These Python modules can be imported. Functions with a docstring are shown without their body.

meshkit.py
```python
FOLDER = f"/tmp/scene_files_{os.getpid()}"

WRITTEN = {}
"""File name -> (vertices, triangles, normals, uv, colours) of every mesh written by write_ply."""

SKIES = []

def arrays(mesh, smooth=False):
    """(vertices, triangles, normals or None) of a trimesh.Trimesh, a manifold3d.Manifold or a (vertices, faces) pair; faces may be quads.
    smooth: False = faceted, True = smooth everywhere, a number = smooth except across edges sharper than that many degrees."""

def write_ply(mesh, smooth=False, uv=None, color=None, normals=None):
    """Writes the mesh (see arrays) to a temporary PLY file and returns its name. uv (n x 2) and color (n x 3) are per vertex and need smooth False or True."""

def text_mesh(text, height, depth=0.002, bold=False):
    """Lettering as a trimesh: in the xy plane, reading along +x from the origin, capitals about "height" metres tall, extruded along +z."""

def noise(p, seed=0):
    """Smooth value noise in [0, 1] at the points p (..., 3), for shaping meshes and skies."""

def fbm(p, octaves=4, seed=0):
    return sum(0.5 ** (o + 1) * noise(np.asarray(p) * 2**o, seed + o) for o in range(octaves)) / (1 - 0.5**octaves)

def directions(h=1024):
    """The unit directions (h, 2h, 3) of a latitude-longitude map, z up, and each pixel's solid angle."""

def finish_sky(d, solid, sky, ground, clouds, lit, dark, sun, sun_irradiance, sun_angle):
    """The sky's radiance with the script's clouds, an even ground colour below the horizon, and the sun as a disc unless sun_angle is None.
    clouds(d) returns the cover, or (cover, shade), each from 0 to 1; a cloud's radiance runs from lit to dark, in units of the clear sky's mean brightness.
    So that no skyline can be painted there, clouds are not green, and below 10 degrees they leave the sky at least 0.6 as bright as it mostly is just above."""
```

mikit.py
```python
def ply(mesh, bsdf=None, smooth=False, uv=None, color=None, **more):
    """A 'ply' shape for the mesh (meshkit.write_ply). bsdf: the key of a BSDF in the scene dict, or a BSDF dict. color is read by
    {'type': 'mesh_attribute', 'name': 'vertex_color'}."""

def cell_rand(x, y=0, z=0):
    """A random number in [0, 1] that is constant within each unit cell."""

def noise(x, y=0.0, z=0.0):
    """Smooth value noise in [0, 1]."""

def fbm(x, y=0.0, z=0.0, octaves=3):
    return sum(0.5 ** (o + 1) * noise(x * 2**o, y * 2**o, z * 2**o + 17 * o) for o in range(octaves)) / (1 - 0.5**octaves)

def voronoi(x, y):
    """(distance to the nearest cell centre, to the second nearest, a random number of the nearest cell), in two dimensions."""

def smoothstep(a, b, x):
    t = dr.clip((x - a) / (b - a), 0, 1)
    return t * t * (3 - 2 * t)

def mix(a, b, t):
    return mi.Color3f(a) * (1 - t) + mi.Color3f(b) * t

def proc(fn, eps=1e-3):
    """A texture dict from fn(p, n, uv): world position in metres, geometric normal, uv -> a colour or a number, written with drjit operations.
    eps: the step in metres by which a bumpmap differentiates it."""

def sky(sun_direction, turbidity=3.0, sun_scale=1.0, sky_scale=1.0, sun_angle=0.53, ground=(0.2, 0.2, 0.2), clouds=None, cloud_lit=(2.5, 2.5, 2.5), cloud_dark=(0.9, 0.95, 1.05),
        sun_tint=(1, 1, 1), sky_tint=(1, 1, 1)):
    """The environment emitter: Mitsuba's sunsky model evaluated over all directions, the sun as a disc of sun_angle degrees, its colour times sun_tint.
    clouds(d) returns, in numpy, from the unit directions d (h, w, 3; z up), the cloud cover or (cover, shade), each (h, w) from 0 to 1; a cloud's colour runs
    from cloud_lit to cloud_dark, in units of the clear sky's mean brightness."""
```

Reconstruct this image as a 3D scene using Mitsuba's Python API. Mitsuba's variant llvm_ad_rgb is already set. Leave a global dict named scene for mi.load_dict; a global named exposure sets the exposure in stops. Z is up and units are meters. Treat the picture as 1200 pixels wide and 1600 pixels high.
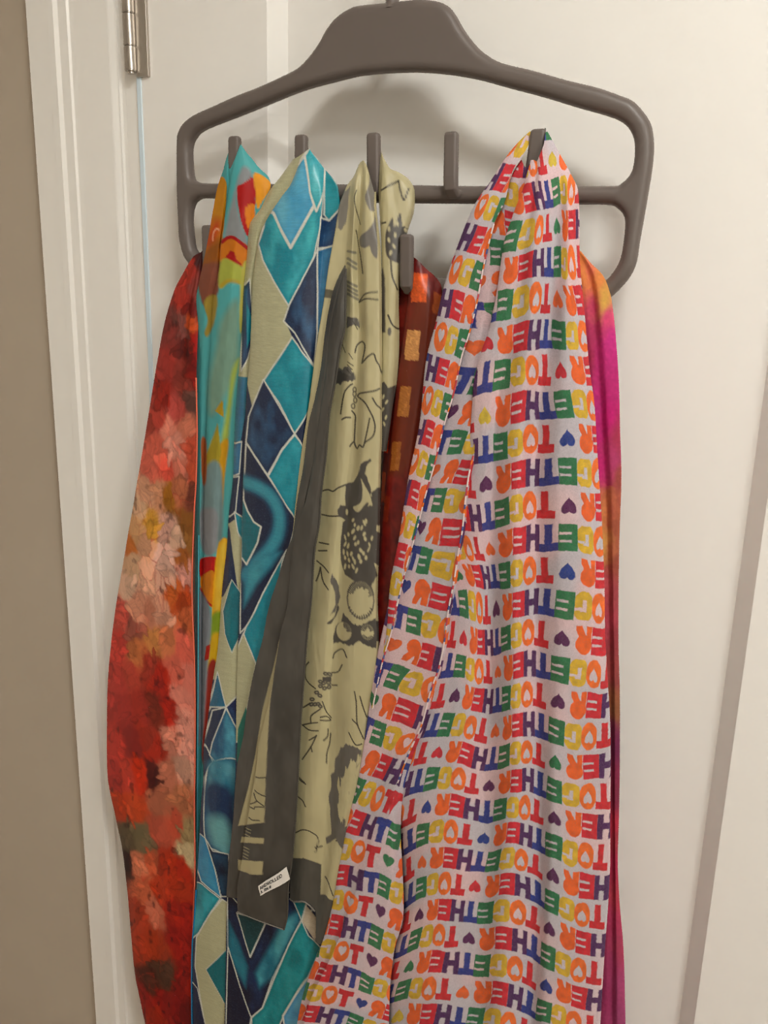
import math, random, numpy as np, trimesh, manifold3d, shapely
import drjit as dr, mitsuba as mi, mikit, meshkit
from scipy.interpolate import PchipInterpolator, RegularGridInterpolator
from scipy.spatial import cKDTree
from manifold3d import Manifold

T = mi.ScalarTransform4f
random.seed(4)
scene, labels = {}, {}
exposure = 1.34

# ---------------------------------------------------------------- camera
scene['camera'] = {'type': 'perspective', 'fov': 52.3762, 'fov_axis': 'x', 'near_clip': 0.02, 'far_clip': 50.0,
                   'to_world': T().look_at(origin=[0.28215, -0.71764, 1.50000], target=[-0.09719, 0.17958, 1.27393], up=[-0.11253, 0.19778, 0.97377])}

# ---------------------------------------------------------------- lamps (flush ceiling lamps, built at the end of this block)
LAMPS = [((0.46, -0.76, 2.40), 0.11, 30.0), ((1.50, -1.30, 2.40), 0.17, 33.0)]  # the second lamp is unseen, added as fill from the right
LAMP_TINT = (1.0, 0.985, 0.925)


# ---------------------------------------------------------------- helpers
def lin(h, g=1.0):
    c = np.array([int(h[i:i + 2], 16) for i in (0, 2, 4)]) / 255
    return np.where(c < .04045, c / 12.92, ((c + .055) / 1.055) ** 2.4) * g


def rgb(c):
    return {'type': 'rgb', 'value': [float(x) for x in c]}


def W(s):
    return np.array([[float(v) for v in w.split(',')] for w in s.split()]) / 1e4


R = W


def tag(key, label=None, category=None, group=None, kind=None):
    d = {}
    if label: d['label'] = label
    if category: d['category'] = category
    if group: d['group'] = group
    if kind: d['kind'] = kind
    labels[key] = d


def put(key, mesh, bsdf, smooth=False, **kw):
    scene[key] = mikit.ply(mesh, bsdf, smooth=smooth, **kw)
    return key


def box(x0, x1, y0, y1, z0, z1, bevel=0.0):
    if bevel <= 0:
        m = trimesh.creation.box((x1 - x0, y1 - y0, z1 - z0))
        m.apply_translation(((x0 + x1) / 2, (y0 + y1) / 2, (z0 + z1) / 2))
        return m
    s = Manifold.sphere(bevel, 12)
    pts = [s.translate((x, y, z)) for x in (x0 + bevel, x1 - bevel) for y in (y0 + bevel, y1 - bevel) for z in (z0 + bevel, z1 - bevel)]
    return tri(Manifold.batch_hull(pts))


def tri(m):
    a = m.to_mesh()
    return trimesh.Trimesh(a.vert_properties[:, :3], a.tri_verts, process=False)


def join(ms):
    return trimesh.util.concatenate(ms)


def tube(p, r, sides=10, cap=True):
    p = np.asarray(p, float); n = len(p)
    r = np.broadcast_to(r, (n,)).astype(float)
    t = np.gradient(p, axis=0); t /= np.linalg.norm(t, axis=1, keepdims=True) + 1e-12
    a = np.cross(t, np.where(np.abs(t[:, 1:2]) < .9, [0, 1.0, 0], [1.0, 0, 0])); a /= np.linalg.norm(a, axis=1, keepdims=True)
    b = np.cross(t, a); g = np.arange(sides) * 2 * np.pi / sides
    v = p[:, None] + r[:, None, None] * (np.cos(g)[None, :, None] * a[:, None] + np.sin(g)[None, :, None] * b[:, None])
    i, j = np.meshgrid(np.arange(n - 1), np.arange(sides), indexing='ij')
    q = np.stack([i * sides + j, i * sides + (j + 1) % sides, (i + 1) * sides + (j + 1) % sides, (i + 1) * sides + j], -1).reshape(-1, 4)
    f = np.vstack([q[:, [0, 1, 2]], q[:, [0, 2, 3]]]); v = v.reshape(-1, 3)
    if cap:
        v = np.vstack([v, p[:1], p[-1:]]); k = np.arange(sides); m = len(v)
        f = np.vstack([f, np.stack([k * 0 + m - 2, (k + 1) % sides, k], 1), np.stack([k * 0 + m - 1, (n - 1) * sides + k, (n - 1) * sides + (k + 1) % sides], 1)])
    return trimesh.Trimesh(v, f, process=False)


def arc_resample(p, n):
    p = np.asarray(p, float)
    s = np.r_[0, np.cumsum(np.linalg.norm(np.diff(p[:, :3], axis=0), axis=1) + 1e-7)]
    return PchipInterpolator(s / s[-1], p, axis=0)(np.linspace(0, 1, n))


def noise2(u, v, su, sv, seed=0, oct=3):
    return meshkit.fbm(np.stack([u * su, v * sv, np.full_like(u, 3.7 + seed)], -1), oct, seed)


def cloth(ribs, step=0.001, rows=None, bulge=None, wrinkle=0.0012, wseed=0, ws=(70, 9), zstep=None):
    """A hanging cloth surface through the ribs (warp lines, each n x 5: x, y, z and the two print coordinates).
    Returns vertices, faces, uv."""
    length = max(np.linalg.norm(np.diff(r[:, :3], axis=0), axis=1).sum() for r in ribs)
    rows = rows or int(length / (zstep or step)) + 2
    rr = np.array([arc_resample(r, rows) for r in ribs])                       # ribs, rows, 5
    w = np.array([np.median(np.linalg.norm(rr[k + 1][:, :3] - rr[k][:, :3], axis=1)) for k in range(len(ribs) - 1)]) + 1e-4
    t = np.r_[0, np.cumsum(w)]
    ts = np.unique(np.concatenate([np.linspace(t[k], t[k + 1], max(3, int(np.ceil(w[k] / step))) + 1) for k in range(len(w))]))
    g = PchipInterpolator(t, rr, axis=0)(ts)                                   # cols, rows, 5
    if bulge:
        k = np.clip(np.searchsorted(t, ts, 'right') - 1, 0, len(w) - 1)
        q = (ts - t[k]) / w[k]
        b = np.array(bulge)[k] * 4 * q * (1 - q)
        g[..., 1] -= b[:, None]
    cols = len(ts)
    v = g.reshape(-1, 5)
    if wrinkle:
        a = noise2(v[:, 0], v[:, 2], ws[0], ws[1], wseed, 3) - .5
        c = noise2(v[:, 0], v[:, 2], 260, 120, wseed + 9, 2) - .5
        v[:, 1] += wrinkle * (2 * a + .35 * c)
    i, j = np.meshgrid(np.arange(cols - 1), np.arange(rows - 1), indexing='ij')
    a = i * rows + j
    q = np.stack([a, a + 1, a + rows + 1, a + rows], -1).reshape(-1, 4)
    at = np.repeat(np.clip(np.searchsorted(t, ts, 'right') - 1, 0, len(w) - 1), rows)   # between which ribs
    return v[:, :3].copy(), np.vstack([q[:, [0, 1, 2]], q[:, [0, 2, 3]]]), v[:, 3:].copy(), at


def longer(ribs, L=.14):
    out = []
    for r in ribs:
        d = r[-1] - r[-2]
        out.append(np.vstack([r, r[-1] + d / np.linalg.norm(d[:3]) * L]))
    return out


def merge(parts):
    vs, fs, us, ids, n = [], [], [], [], 0
    for k, (v, f, u, _) in enumerate(parts):
        vs.append(v); fs.append(f + n); us.append(u); ids.append(np.full(len(v), k)); n += len(v)
    return np.vstack(vs), np.vstack(fs), np.vstack(us), np.concatenate(ids)


# printing on cloth: everything below works in the cloth's own flat coordinates (metres)
def seg_dist(P, pts, closed=False):
    d = np.full(len(P), 1e9)
    n = len(pts)
    for k in range(n if closed else n - 1):
        a, b = pts[k], pts[(k + 1) % n]
        e = b - a
        t = np.clip(((P - a) @ e) / max(e @ e, 1e-12), 0, 1)
        d = np.minimum(d, np.linalg.norm(P - a - t[:, None] * e, axis=1))
    return d


def smooth_path(pts, closed=False, n=6):
    p = np.asarray(pts)
    if len(p) < 3: return p
    q = np.vstack([p[-2:], p, p[:3]]) if closed else np.vstack([2 * p[0] - p[1], p, 2 * p[-1] - p[-2]])
    out = []
    lo, hi = (2, len(p) + 2) if closed else (1, len(p))
    for k in range(lo, hi):
        a, b, c, d = q[k - 1], q[k], q[k + 1], q[k + 2] if k + 2 < len(q) else q[k + 1]
        for t in np.arange(n) / n:
            out.append(.5 * (2 * b + (c - a) * t + (2 * a - 5 * b + 4 * c - d) * t * t + (3 * b - a - 3 * c + d) * t ** 3))
    if not closed: out.append(p[-1])
    return np.array(out)


def inside(P, pts):
    c = np.zeros(len(P), bool)
    x, y = P[:, 0], P[:, 1]
    n = len(pts)
    for k in range(n):
        (x0, y0), (x1, y1) = pts[k], pts[(k + 1) % n]
        if y0 == y1: continue
        c ^= ((y0 > y) != (y1 > y)) & (x < (x1 - x0) * (y - y0) / (y1 - y0) + x0)
    return c


TONE = .92          # scale of the dyes' reflectance


class Print:
    def __init__(self, uv, base):
        self.P = uv
        self.c = np.broadcast_to(np.asarray(base, float), (len(uv), 3)).copy()
        self.ok = np.ones(len(uv), bool)

    def near(self, pts, m):
        lo, hi = pts.min(0) - m, pts.max(0) + m
        return np.nonzero(((self.P > lo) & (self.P < hi)).all(1) & self.ok)[0]

    def lay(self, i, a, col):
        a = np.clip(a, 0, 1)[:, None]
        self.c[i] = self.c[i] * (1 - a) + (col if np.ndim(col) < 2 else col) * a

    def poly(self, pts, col, soft=.0005, outline=None, ow=.0009, alpha=1.0, smooth=False, wob=0.0, mottle=0.0, col2=None, hatch=0.0):
        pts = smooth_path(pts, True) if smooth else np.asarray(pts)
        i = self.near(pts, soft + ow * 2 + wob)
        if not len(i): return
        P = self.P[i]
        if wob:
            P = P + wob * 2 * np.stack([noise2(P[:, 0], P[:, 1], 260, 200, 5) - .5, noise2(P[:, 0], P[:, 1], 260, 200, 6) - .5], 1)
        d = seg_dist(P, pts, True) * np.where(inside(P, pts), -1, 1)
        col = np.asarray(col)
        if col2 is not None:
            m = np.clip((noise2(P[:, 0], P[:, 1], 60, 38, 2) - .35) / .3, 0, 1) * np.clip(-d / .006, 0, 1)
            col = col * (1 - m[:, None]) + np.asarray(col2) * m[:, None]
        if mottle:
            col = np.broadcast_to(col, (len(i), 3)) * (1 + mottle * (noise2(P[:, 0], P[:, 1], 140, 90, 3) * 2 - 1))[:, None]
        if hatch:
            d = d + hatch * (noise2(P[:, 0], P[:, 1], 500, 60, 4, 2) - .5) * 2
        self.lay(i, alpha * (.5 - d / (2 * soft)), col)
        if outline is not None:
            self.lay(i, .5 + (ow - np.abs(d)) / (2 * soft), outline)

    def line(self, pts, w, col, soft=.0004, alpha=1.0, smooth=True):
        pts = smooth_path(pts) if smooth else np.asarray(pts)
        i = self.near(pts, w + 2 * soft)
        if not len(i): return
        d = seg_dist(self.P[i], pts)
        self.lay(i, alpha * (.5 + (w - d) / (2 * soft)), col)

    def ell(self, c, rx, ry, col, soft=.0006, outline=None, ow=.0006, ang=0.0, alpha=1.0):
        g = np.linspace(0, 2 * np.pi, 17)[:-1]
        e = np.stack([rx * np.cos(g), ry * np.sin(g)], 1) @ np.array([[math.cos(ang), math.sin(ang)], [-math.sin(ang), math.cos(ang)]])
        self.poly(np.asarray(c) + e, col, soft, outline, ow, alpha)

    def blobs(self, pts, cols, k=3, warp=.006, sharp=4.0, sx=1.0, seed=0):
        P = self.P
        Q = P + warp * 2 * np.stack([noise2(P[:, 0], P[:, 1], 130, 110, 11 + seed) - .5, noise2(P[:, 0], P[:, 1], 130, 110, 12 + seed) - .5], 1)
        d, n = cKDTree(pts * [1, sx]).query(Q * [1, sx], k=k)
        w = 1 / np.maximum(d, 1e-5) ** sharp
        w /= w.sum(1, keepdims=True)
        self.c[:] = (cols[n] * w[..., None]).sum(1)


def hexes(s):
    """'x,z,hex ...' handled as two parallel strings."""
    return np.array([lin(h) for h in s.split()])


def finish_cloth(key, parts, pr, bsdf):
    v, f = parts[0], parts[1]
    put(key, (v, f), bsdf, smooth=True, uv=parts[2], color=np.clip(TONE * np.clip(pr.c, 0, 1) ** 1.17, .004, .9))


def hem(key, path, r, bsdf, n=None):
    L = np.linalg.norm(np.diff(path[:, :3], axis=0), axis=1).sum()
    put(key, tube(arc_resample(path[:, :3], n or int(L / .006)), r, 6), bsdf, smooth=True)


# ---------------------------------------------------------------- materials
def pbr(c, rough=.5, spec=.5, **k):
    return {'type': 'twosided', 'bsdf': {'type': 'principled', 'base_color': c if isinstance(c, dict) else rgb(c), 'roughness': rough, 'specular': spec, **k}}


VC = {'type': 'mesh_attribute', 'name': 'vertex_color'}
white_paint = pbr((.80, .785, .755), .38, .5)
scene['mat_door'] = {
    'type': 'bumpmap', 'tex': mikit.proc(lambda p, n, uv: mikit.fbm(p.x * 420, p.y * 420, p.z * 300, 2) + .8 * mikit.noise(p.x * 90, p.y * 90, p.z * 60), 8e-4), 'scale': .00010, 'bsdf': white_paint}
scene['mat_trim'] = pbr((.80, .785, .75), .30, .5)
scene['mat_wall'] = pbr(mikit.proc(lambda p, n, uv: mikit.mix((.42, .355, .285), (.45, .385, .31), mikit.fbm(p.x * 6, p.y * 6, p.z * 6))), .7, .2)
scene['mat_room'] = pbr((.73, .71, .67), .8, .2)
scene['mat_ceiling'] = pbr((.80, .79, .77), .9, .1)
scene['mat_floor'] = pbr(mikit.proc(lambda p, n, uv: mikit.mix((.16, .10, .06), (.26, .17, .10), mikit.fbm(p.x * 3, p.y * 60, 0.0, 3))), .4, .4)
scene['mat_gap_shade'] = pbr((.05, .045, .04), .8, .1)
scene['mat_nickel'] = {'type': 'twosided', 'bsdf': {'type': 'principled', 'base_color': rgb((.46, .42, .375)), 'metallic': 1.0, 'roughness': .3, 'specular': .5}}
scene['mat_hanger'] = pbr((.122, .100, .090), .42, .45)
scene['mat_painted_daylight'] = pbr((.62, .74, .82), .35, .5)  # cool daylight on the door edge, put into the base colour
scene['mat_chrome'] = {'type': 'twosided', 'bsdf': {'type': 'principled', 'base_color': rgb((.55, .53, .5)), 'metallic': 1.0, 'roughness': .25}}
scene['mat_chiffon'] = pbr(VC, .6, .25)
scene['mat_crepe'] = pbr(VC, .55, .3)
scene['mat_satin'] = pbr(VC, .36, .55, sheen=.2)
scene['mat_silk'] = pbr(VC, .40, .5)
scene['mat_lurex'] = pbr(VC, .4, .5)
scene['mat_gauze'] = pbr(VC, .8, .1)
scene['mat_lamp_body'] = pbr((.7, .7, .68), .4, .5)

# ---------------------------------------------------------------- room shell
DL, DR_, DT = (-0.3063,0.0000,1.5727)[0], (-0.3063,0.0000,1.5727)[0] + .735, 2.03     # door leaf: left, right, top
CL = (-0.4753,0.0140,1.5759)[0]                                               # outer edge of the casing
xw0, xw1, yw, zc = -1.05, 1.85, -2.25, 2.44
CW = DL - CL
put('floor', box(xw0 - .1, xw1 + .1, yw - .1, .3, -.08, 0), 'mat_floor'); tag('floor', kind='structure')
put('ceiling', box(xw0 - .1, xw1 + .1, yw - .1, .3, zc, zc + .08), 'mat_ceiling'); tag('ceiling', kind='structure')
put('wall_left', box(xw0 - .1, xw0, yw - .1, .1, 0, zc), 'mat_room'); tag('wall_left', kind='structure')
put('wall_right', box(xw1, xw1 + .1, yw - .1, .1, 0, zc), 'mat_room'); tag('wall_right', kind='structure')
put('wall_front', box(xw0, xw1, yw - .1, yw, 0, zc), 'mat_room'); tag('wall_front', kind='structure')
put('wall_back', join([box(xw0, CL + .02, 0, .1, 0, zc), box(DR_ + CW - .02, xw1, 0, .1, 0, zc), box(CL + .02, DR_ + CW - .02, 0, .1, DT + .05, zc)]), 'mat_wall')
tag('wall_back', kind='structure')

# door casing: a moulded profile swept up the jamb (x across, y forward)
def casing_profile():
    xs = [(-0.4463,-0.0140,1.5730)[0], (-0.4157,-0.0140,1.5726)[0], (-0.4110,-0.0150,1.5725)[0], (-0.4053,-0.0150,1.5724)[0], (-0.4026,-0.0140,1.5725)[0], (-0.3906,-0.0120,1.5725)[0], (-0.3841,-0.0110,1.5725)[0], (-0.3416,-0.0100,1.5721)[0], (-0.3363,-0.0080,1.5723)[0], (-0.3283,-0.0040,1.5725)[0], (-0.3230,-0.0040,1.5725)[0]]
    return xs


xs = casing_profile()
prof = [(xs[0], .02), (xs[0], -.0135), (xs[0] + .0012, -.0150), (xs[1], -.0152), (xs[1] + .0015, -.0178), (xs[3], -.0178), (xs[4] + .001, -.0145), (xs[5], -.0140), (xs[5] + .002, -.0120),
        (xs[6] + .003, -.0108), (xs[7], -.0102), (xs[7] + .003, -.0092), (xs[8] + .002, -.0062), (xs[9] - .004, -.0058), (xs[9] - .003, -.0030), (xs[10], -.0030), (xs[10], .02)]


def sweep_z(profile, z0, z1):
    m = trimesh.creation.extrude_polygon(shapely.Polygon(profile), z1 - z0, engine='earcut')
    m.apply_translation((0, 0, z0))
    return m


put('trim_1', sweep_z(prof, 0, DT + CW), 'mat_trim', smooth=20); tag('trim_1', 'white moulded door casing along the hinge side', kind='structure')
mid = (DL + DR_) / 2
put('trim_2', sweep_z([(2 * mid - a, b) for a, b in prof][::-1], 0, DT + CW), 'mat_trim', smooth=20); tag('trim_2', kind='structure')
put('trim_3', box(CL, DR_ + CW, -.014, .02, DT + .01, DT + CW, .001), 'mat_trim'); tag('trim_3', kind='structure')
# jamb strip between casing and door leaf
put('trim_4', join([box(xs[10] - .004, DL - .0022, -.0032, .03, 0, DT + .01, .001)]), 'mat_trim', smooth=30); tag('trim_4', 'white door jamb strip beside the hinge', kind='structure')
put('trim_5', box(DL - .02, DR_ + .02, .0365, .05, 0, DT + .05), 'mat_gap_shade'); tag('trim_5', kind='structure')  # near-black sheet behind the leaf, its colour paints the shade in the gap

put('door_1__painted_daylight', box(DL - .0024, DL + .0034, -.0074, .02, .01, DT - .01, .0007), 'mat_painted_daylight', smooth=30); labels['door_1__painted_daylight'] = {'label': 'thin strip coloured pale blue for cool daylight along the hinge edge'}  # pale blue colour stands in for cool daylight at the hinge-side gap
# door leaf: stiles, rails, a recessed panel with sloping edges
DY = -.006         # front of stiles and rails
pl0, pl1 = (-0.1520,-0.0060,1.6893)[0], (0.3269,-0.0060,1.2463)[0]
bw, bd = .0122, .012
pz0, pz1 = .26, 1.92
def door_frame():
    y0 = DY
    r = .0012
    outer = [box(DL, pl0, y0, .034, .008, DT - .002, r), box(pl1, DR_, y0, .034, .008, DT - .002, r), box(pl0 - .002, pl1 + .002, y0, .034, pz1, DT - .002, .0005), box(pl0 - .002, pl1 + .002, y0, .034, .008, pz0, .0005)]
    return join(outer)


put('door_1', door_frame(), 'mat_door', smooth=30); tag('door_1', 'off-white painted door with a recessed panel', kind='structure')
put('door_1__panel', box(pl0 + bw - .004, pl1 - bw + .004, bd, .03, pz0 + bw - .004, pz1 - bw + .004), 'mat_door')
def bevel(a0, a1, b0, b1):          # a sloping strip from the frame's arris (a) down to the panel (b)
    v = np.array([a0, a1, b1, b0, *(np.array([a0, a1, b1, b0]) + [0, .02, 0])], float)
    m = Manifold.hull_points(v)
    return tri(m)


put('door_1__moulding', bevel((pl0 - .0005, DY + .0004, pz0), (pl0 - .0005, DY + .0004, pz1), (pl0 + bw, bd + .0002, pz0 + bw), (pl0 + bw, bd + .0002, pz1 - bw)), 'mat_door')
put('door_1__moulding_001', bevel((pl1 + .0005, DY + .0004, pz0), (pl1 + .0005, DY + .0004, pz1), (pl1 - bw, bd + .0002, pz0 + bw), (pl1 - bw, bd + .0002, pz1 - bw)), 'mat_door')
put('door_1__moulding_002', bevel((pl0, DY + .0004, pz1 + .0005), (pl1, DY + .0004, pz1 + .0005), (pl0 + bw, bd + .0002, pz1 - bw), (pl1 - bw, bd + .0002, pz1 - bw)), 'mat_door')
put('door_1__moulding_003', bevel((pl0, DY + .0004, pz0 - .0005), (pl1, DY + .0004, pz0 - .0005), (pl0 + bw, bd + .0002, pz0 + bw), (pl1 - bw, bd + .0002, pz0 + bw)), 'mat_door')
for k, zb in enumerate([(-0.3042,-0.0100,1.7520)[2], .95, .22]):
    n = '' if k == 0 else '_%03d' % k
    H = 'door_1__hinge' + n
    kx = (-0.3105,-0.0140,1.7821)[0]; ky = -.0125
    bot = zb
    segs = [(bot, .0225), (bot + .0232, .0290), (bot + .0529, .0290), (bot + .0826, .0180)]
    lx0, lx1 = kx + .004, (-0.2912,-0.0090,1.7817)[0]
    put(H, box(lx0, lx1, -.0098, -.0030, bot - .005, bot + .098, .0006), 'mat_nickel', smooth=30)
    for j, (z0, L) in enumerate(segs):
        c = Manifold.cylinder(L - .0018, .0064, .0064, 32).translate((kx, ky, z0 + .0009)) + Manifold.cylinder(L, .0058, .0058, 32).translate((kx, ky, z0))
        put(H + '__knuckle' + ('' if j == 0 else '_%03d' % j), tri(c), 'mat_nickel', smooth=35)
    put(H + '__pin', tri(Manifold.cylinder(.104, .0034, .0034, 24).translate((kx, ky, bot - .0022))), 'mat_nickel', smooth=35)
    put(H + '__leaf', box(kx - .004, kx + .005, ky, -.0040, bot + .001, bot + .098), 'mat_nickel')
    tag(H, 'brushed nickel butt hinge')

# ---------------------------------------------------------------- lamps
for k, (c, r, e) in enumerate(LAMPS):
    n = 'ceiling_lamp' + ('' if k == 0 else '_%03d' % k)
    g = np.linspace(0, np.pi / 2, 9)
    dome = np.stack([r * np.sin(g), c[2] - .045 + .0 - .02 * np.cos(g)], 1)
    prof_l = [(0.0, dome[0][1])] + [tuple(x) for x in dome[1:]] + [(r, c[2] - .02)]
    m = trimesh.creation.revolve(np.array(prof_l), sections=40)
    m.apply_translation((c[0], c[1], 0))
    if m.face_normals[np.argmin(m.triangles_center[:, 2])][2] > 0: m.invert()
    put(n + '__diffuser', m, 'mat_lamp_body', emitter={'type': 'area', 'radiance': rgb(np.array(LAMP_TINT) * e)})
    ring = trimesh.creation.revolve(np.array([(r + .001, c[2] - .045), (r + .014, c[2] - .045), (r + .014, zc), (r + .001, zc), (r + .001, c[2] - .045)]), sections=40)
    ring.apply_translation((c[0], c[1], 0))
    put(n + '__rim', ring, 'mat_lamp_body', smooth=30)
    tag(n, ['round white ceiling lamp close above the door', 'larger round white ceiling lamp added out of view as fill light'][k], 'ceiling lamp')

# ---------------------------------------------------------------- hanger
HY = -.045
outer = W('-2310,16278 -2292,16715 -2266,16817 -2202,16892 -2074,16956 -1831,17021 -1596,17084 -1360,17135 -1138,17195 -960,17251 -857,17319 -749,17425 -669,17532 -565,17620 -425,17672 -305,17677 -116,17669 85,17664 205,17654 340,17626 441,17575 511,17492 582,17386 685,17268 781,17188 918,17114 1178,17034 1432,16947 1679,16871 1853,16802 1957,16753 2045,16666 2105,16576 2136,16448 2143,16288 2126,16030 2102,15733 2092,15583 2058,15481 1997,15393 1919,15313 1838,15262 1695,15251 1432,15258 879,15289 230,15333 -401,15375 -1075,15419 -1723,15473 -1947,15497 -2084,15528 -2167,15578 -2227,15633 -2260,15688 -2287,15774 -2303,15877 -2308,16148')
hole1 = W('-2140,16562 -2135,16677 -2096,16749 -1982,16820 -1599,16910 -1273,16988 -921,17071 -576,17119 -293,17144 105,17128 403,17088 699,17021 982,16930 1263,16841 1533,16746 1764,16669 1885,16614 1958,16541 1996,16443 2000,16296 1974,16218 1911,16165 1810,16155 643,16205 137,16235 -532,16269 -1419,16313 -1923,16338 -2057,16356 -2123,16405')
hole2 = W('-1927,16205 -2062,16198 -2132,16142 -2159,16018 -2149,15874 -2137,15784 -2108,15723 -2033,15674 -1830,15641 -1075,15576 -404,15527 225,15480 871,15432 1421,15402 1709,15397 1795,15407 1872,15447 1935,15531 1970,15633 1979,15802 1968,15917 1908,15986 1822,16017 1478,16031 350,16078 -530,16120 -1211,16164')
def smooth_ring(p, n=5):
    return smooth_path(p, True, n)


shape = shapely.Polygon(smooth_ring(outer), [smooth_ring(hole1)[::-1], smooth_ring(hole2)[::-1]]).buffer(.0006).buffer(-.0006)
x0, z0, x1, z1 = shape.bounds
gx, gz = np.arange(x0 - .008, x1 + .008, .0008), np.arange(z0 - .008, z1 + .008, .0008)
GX, GZ = np.meshgrid(gx, gz, indexing='ij')
bd_pts = np.vstack([np.array(shapely.segmentize(ring_, .0006).coords) for ring_ in [shape.exterior, *shape.interiors]])
dist = cKDTree(bd_pts).query(np.stack([GX.ravel(), GZ.ravel()], 1))[0].reshape(GX.shape)
shapely.prepare(shape)
sd = np.where(shapely.contains_xy(shape, GX, GZ), -dist, dist).tolist()
hx, rr_, TT = .0008, .0072, .0078
gx0, gz0, nx_, nz_ = gx[0], gz[0], len(gx), len(gz)
def hanger_field(x, y, z):
    a = (x - gx0) / hx; b = (z - gz0) / hx
    i = min(max(int(a), 0), nx_ - 2); j = min(max(int(b), 0), nz_ - 2)
    s = a - i; t = b - j
    r0, r1 = sd[i], sd[i + 1]
    d = (r0[j] * (1 - t) + r0[j + 1] * t) * (1 - s) + (r1[j] * (1 - t) + r1[j + 1] * t) * s
    p = d + rr_; q = abs(y - HY) - TT + rr_
    v = (p if p > q else q)
    if p > 0 and q > 0: v = math.sqrt(p * p + q * q)
    return rr_ - v


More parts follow.
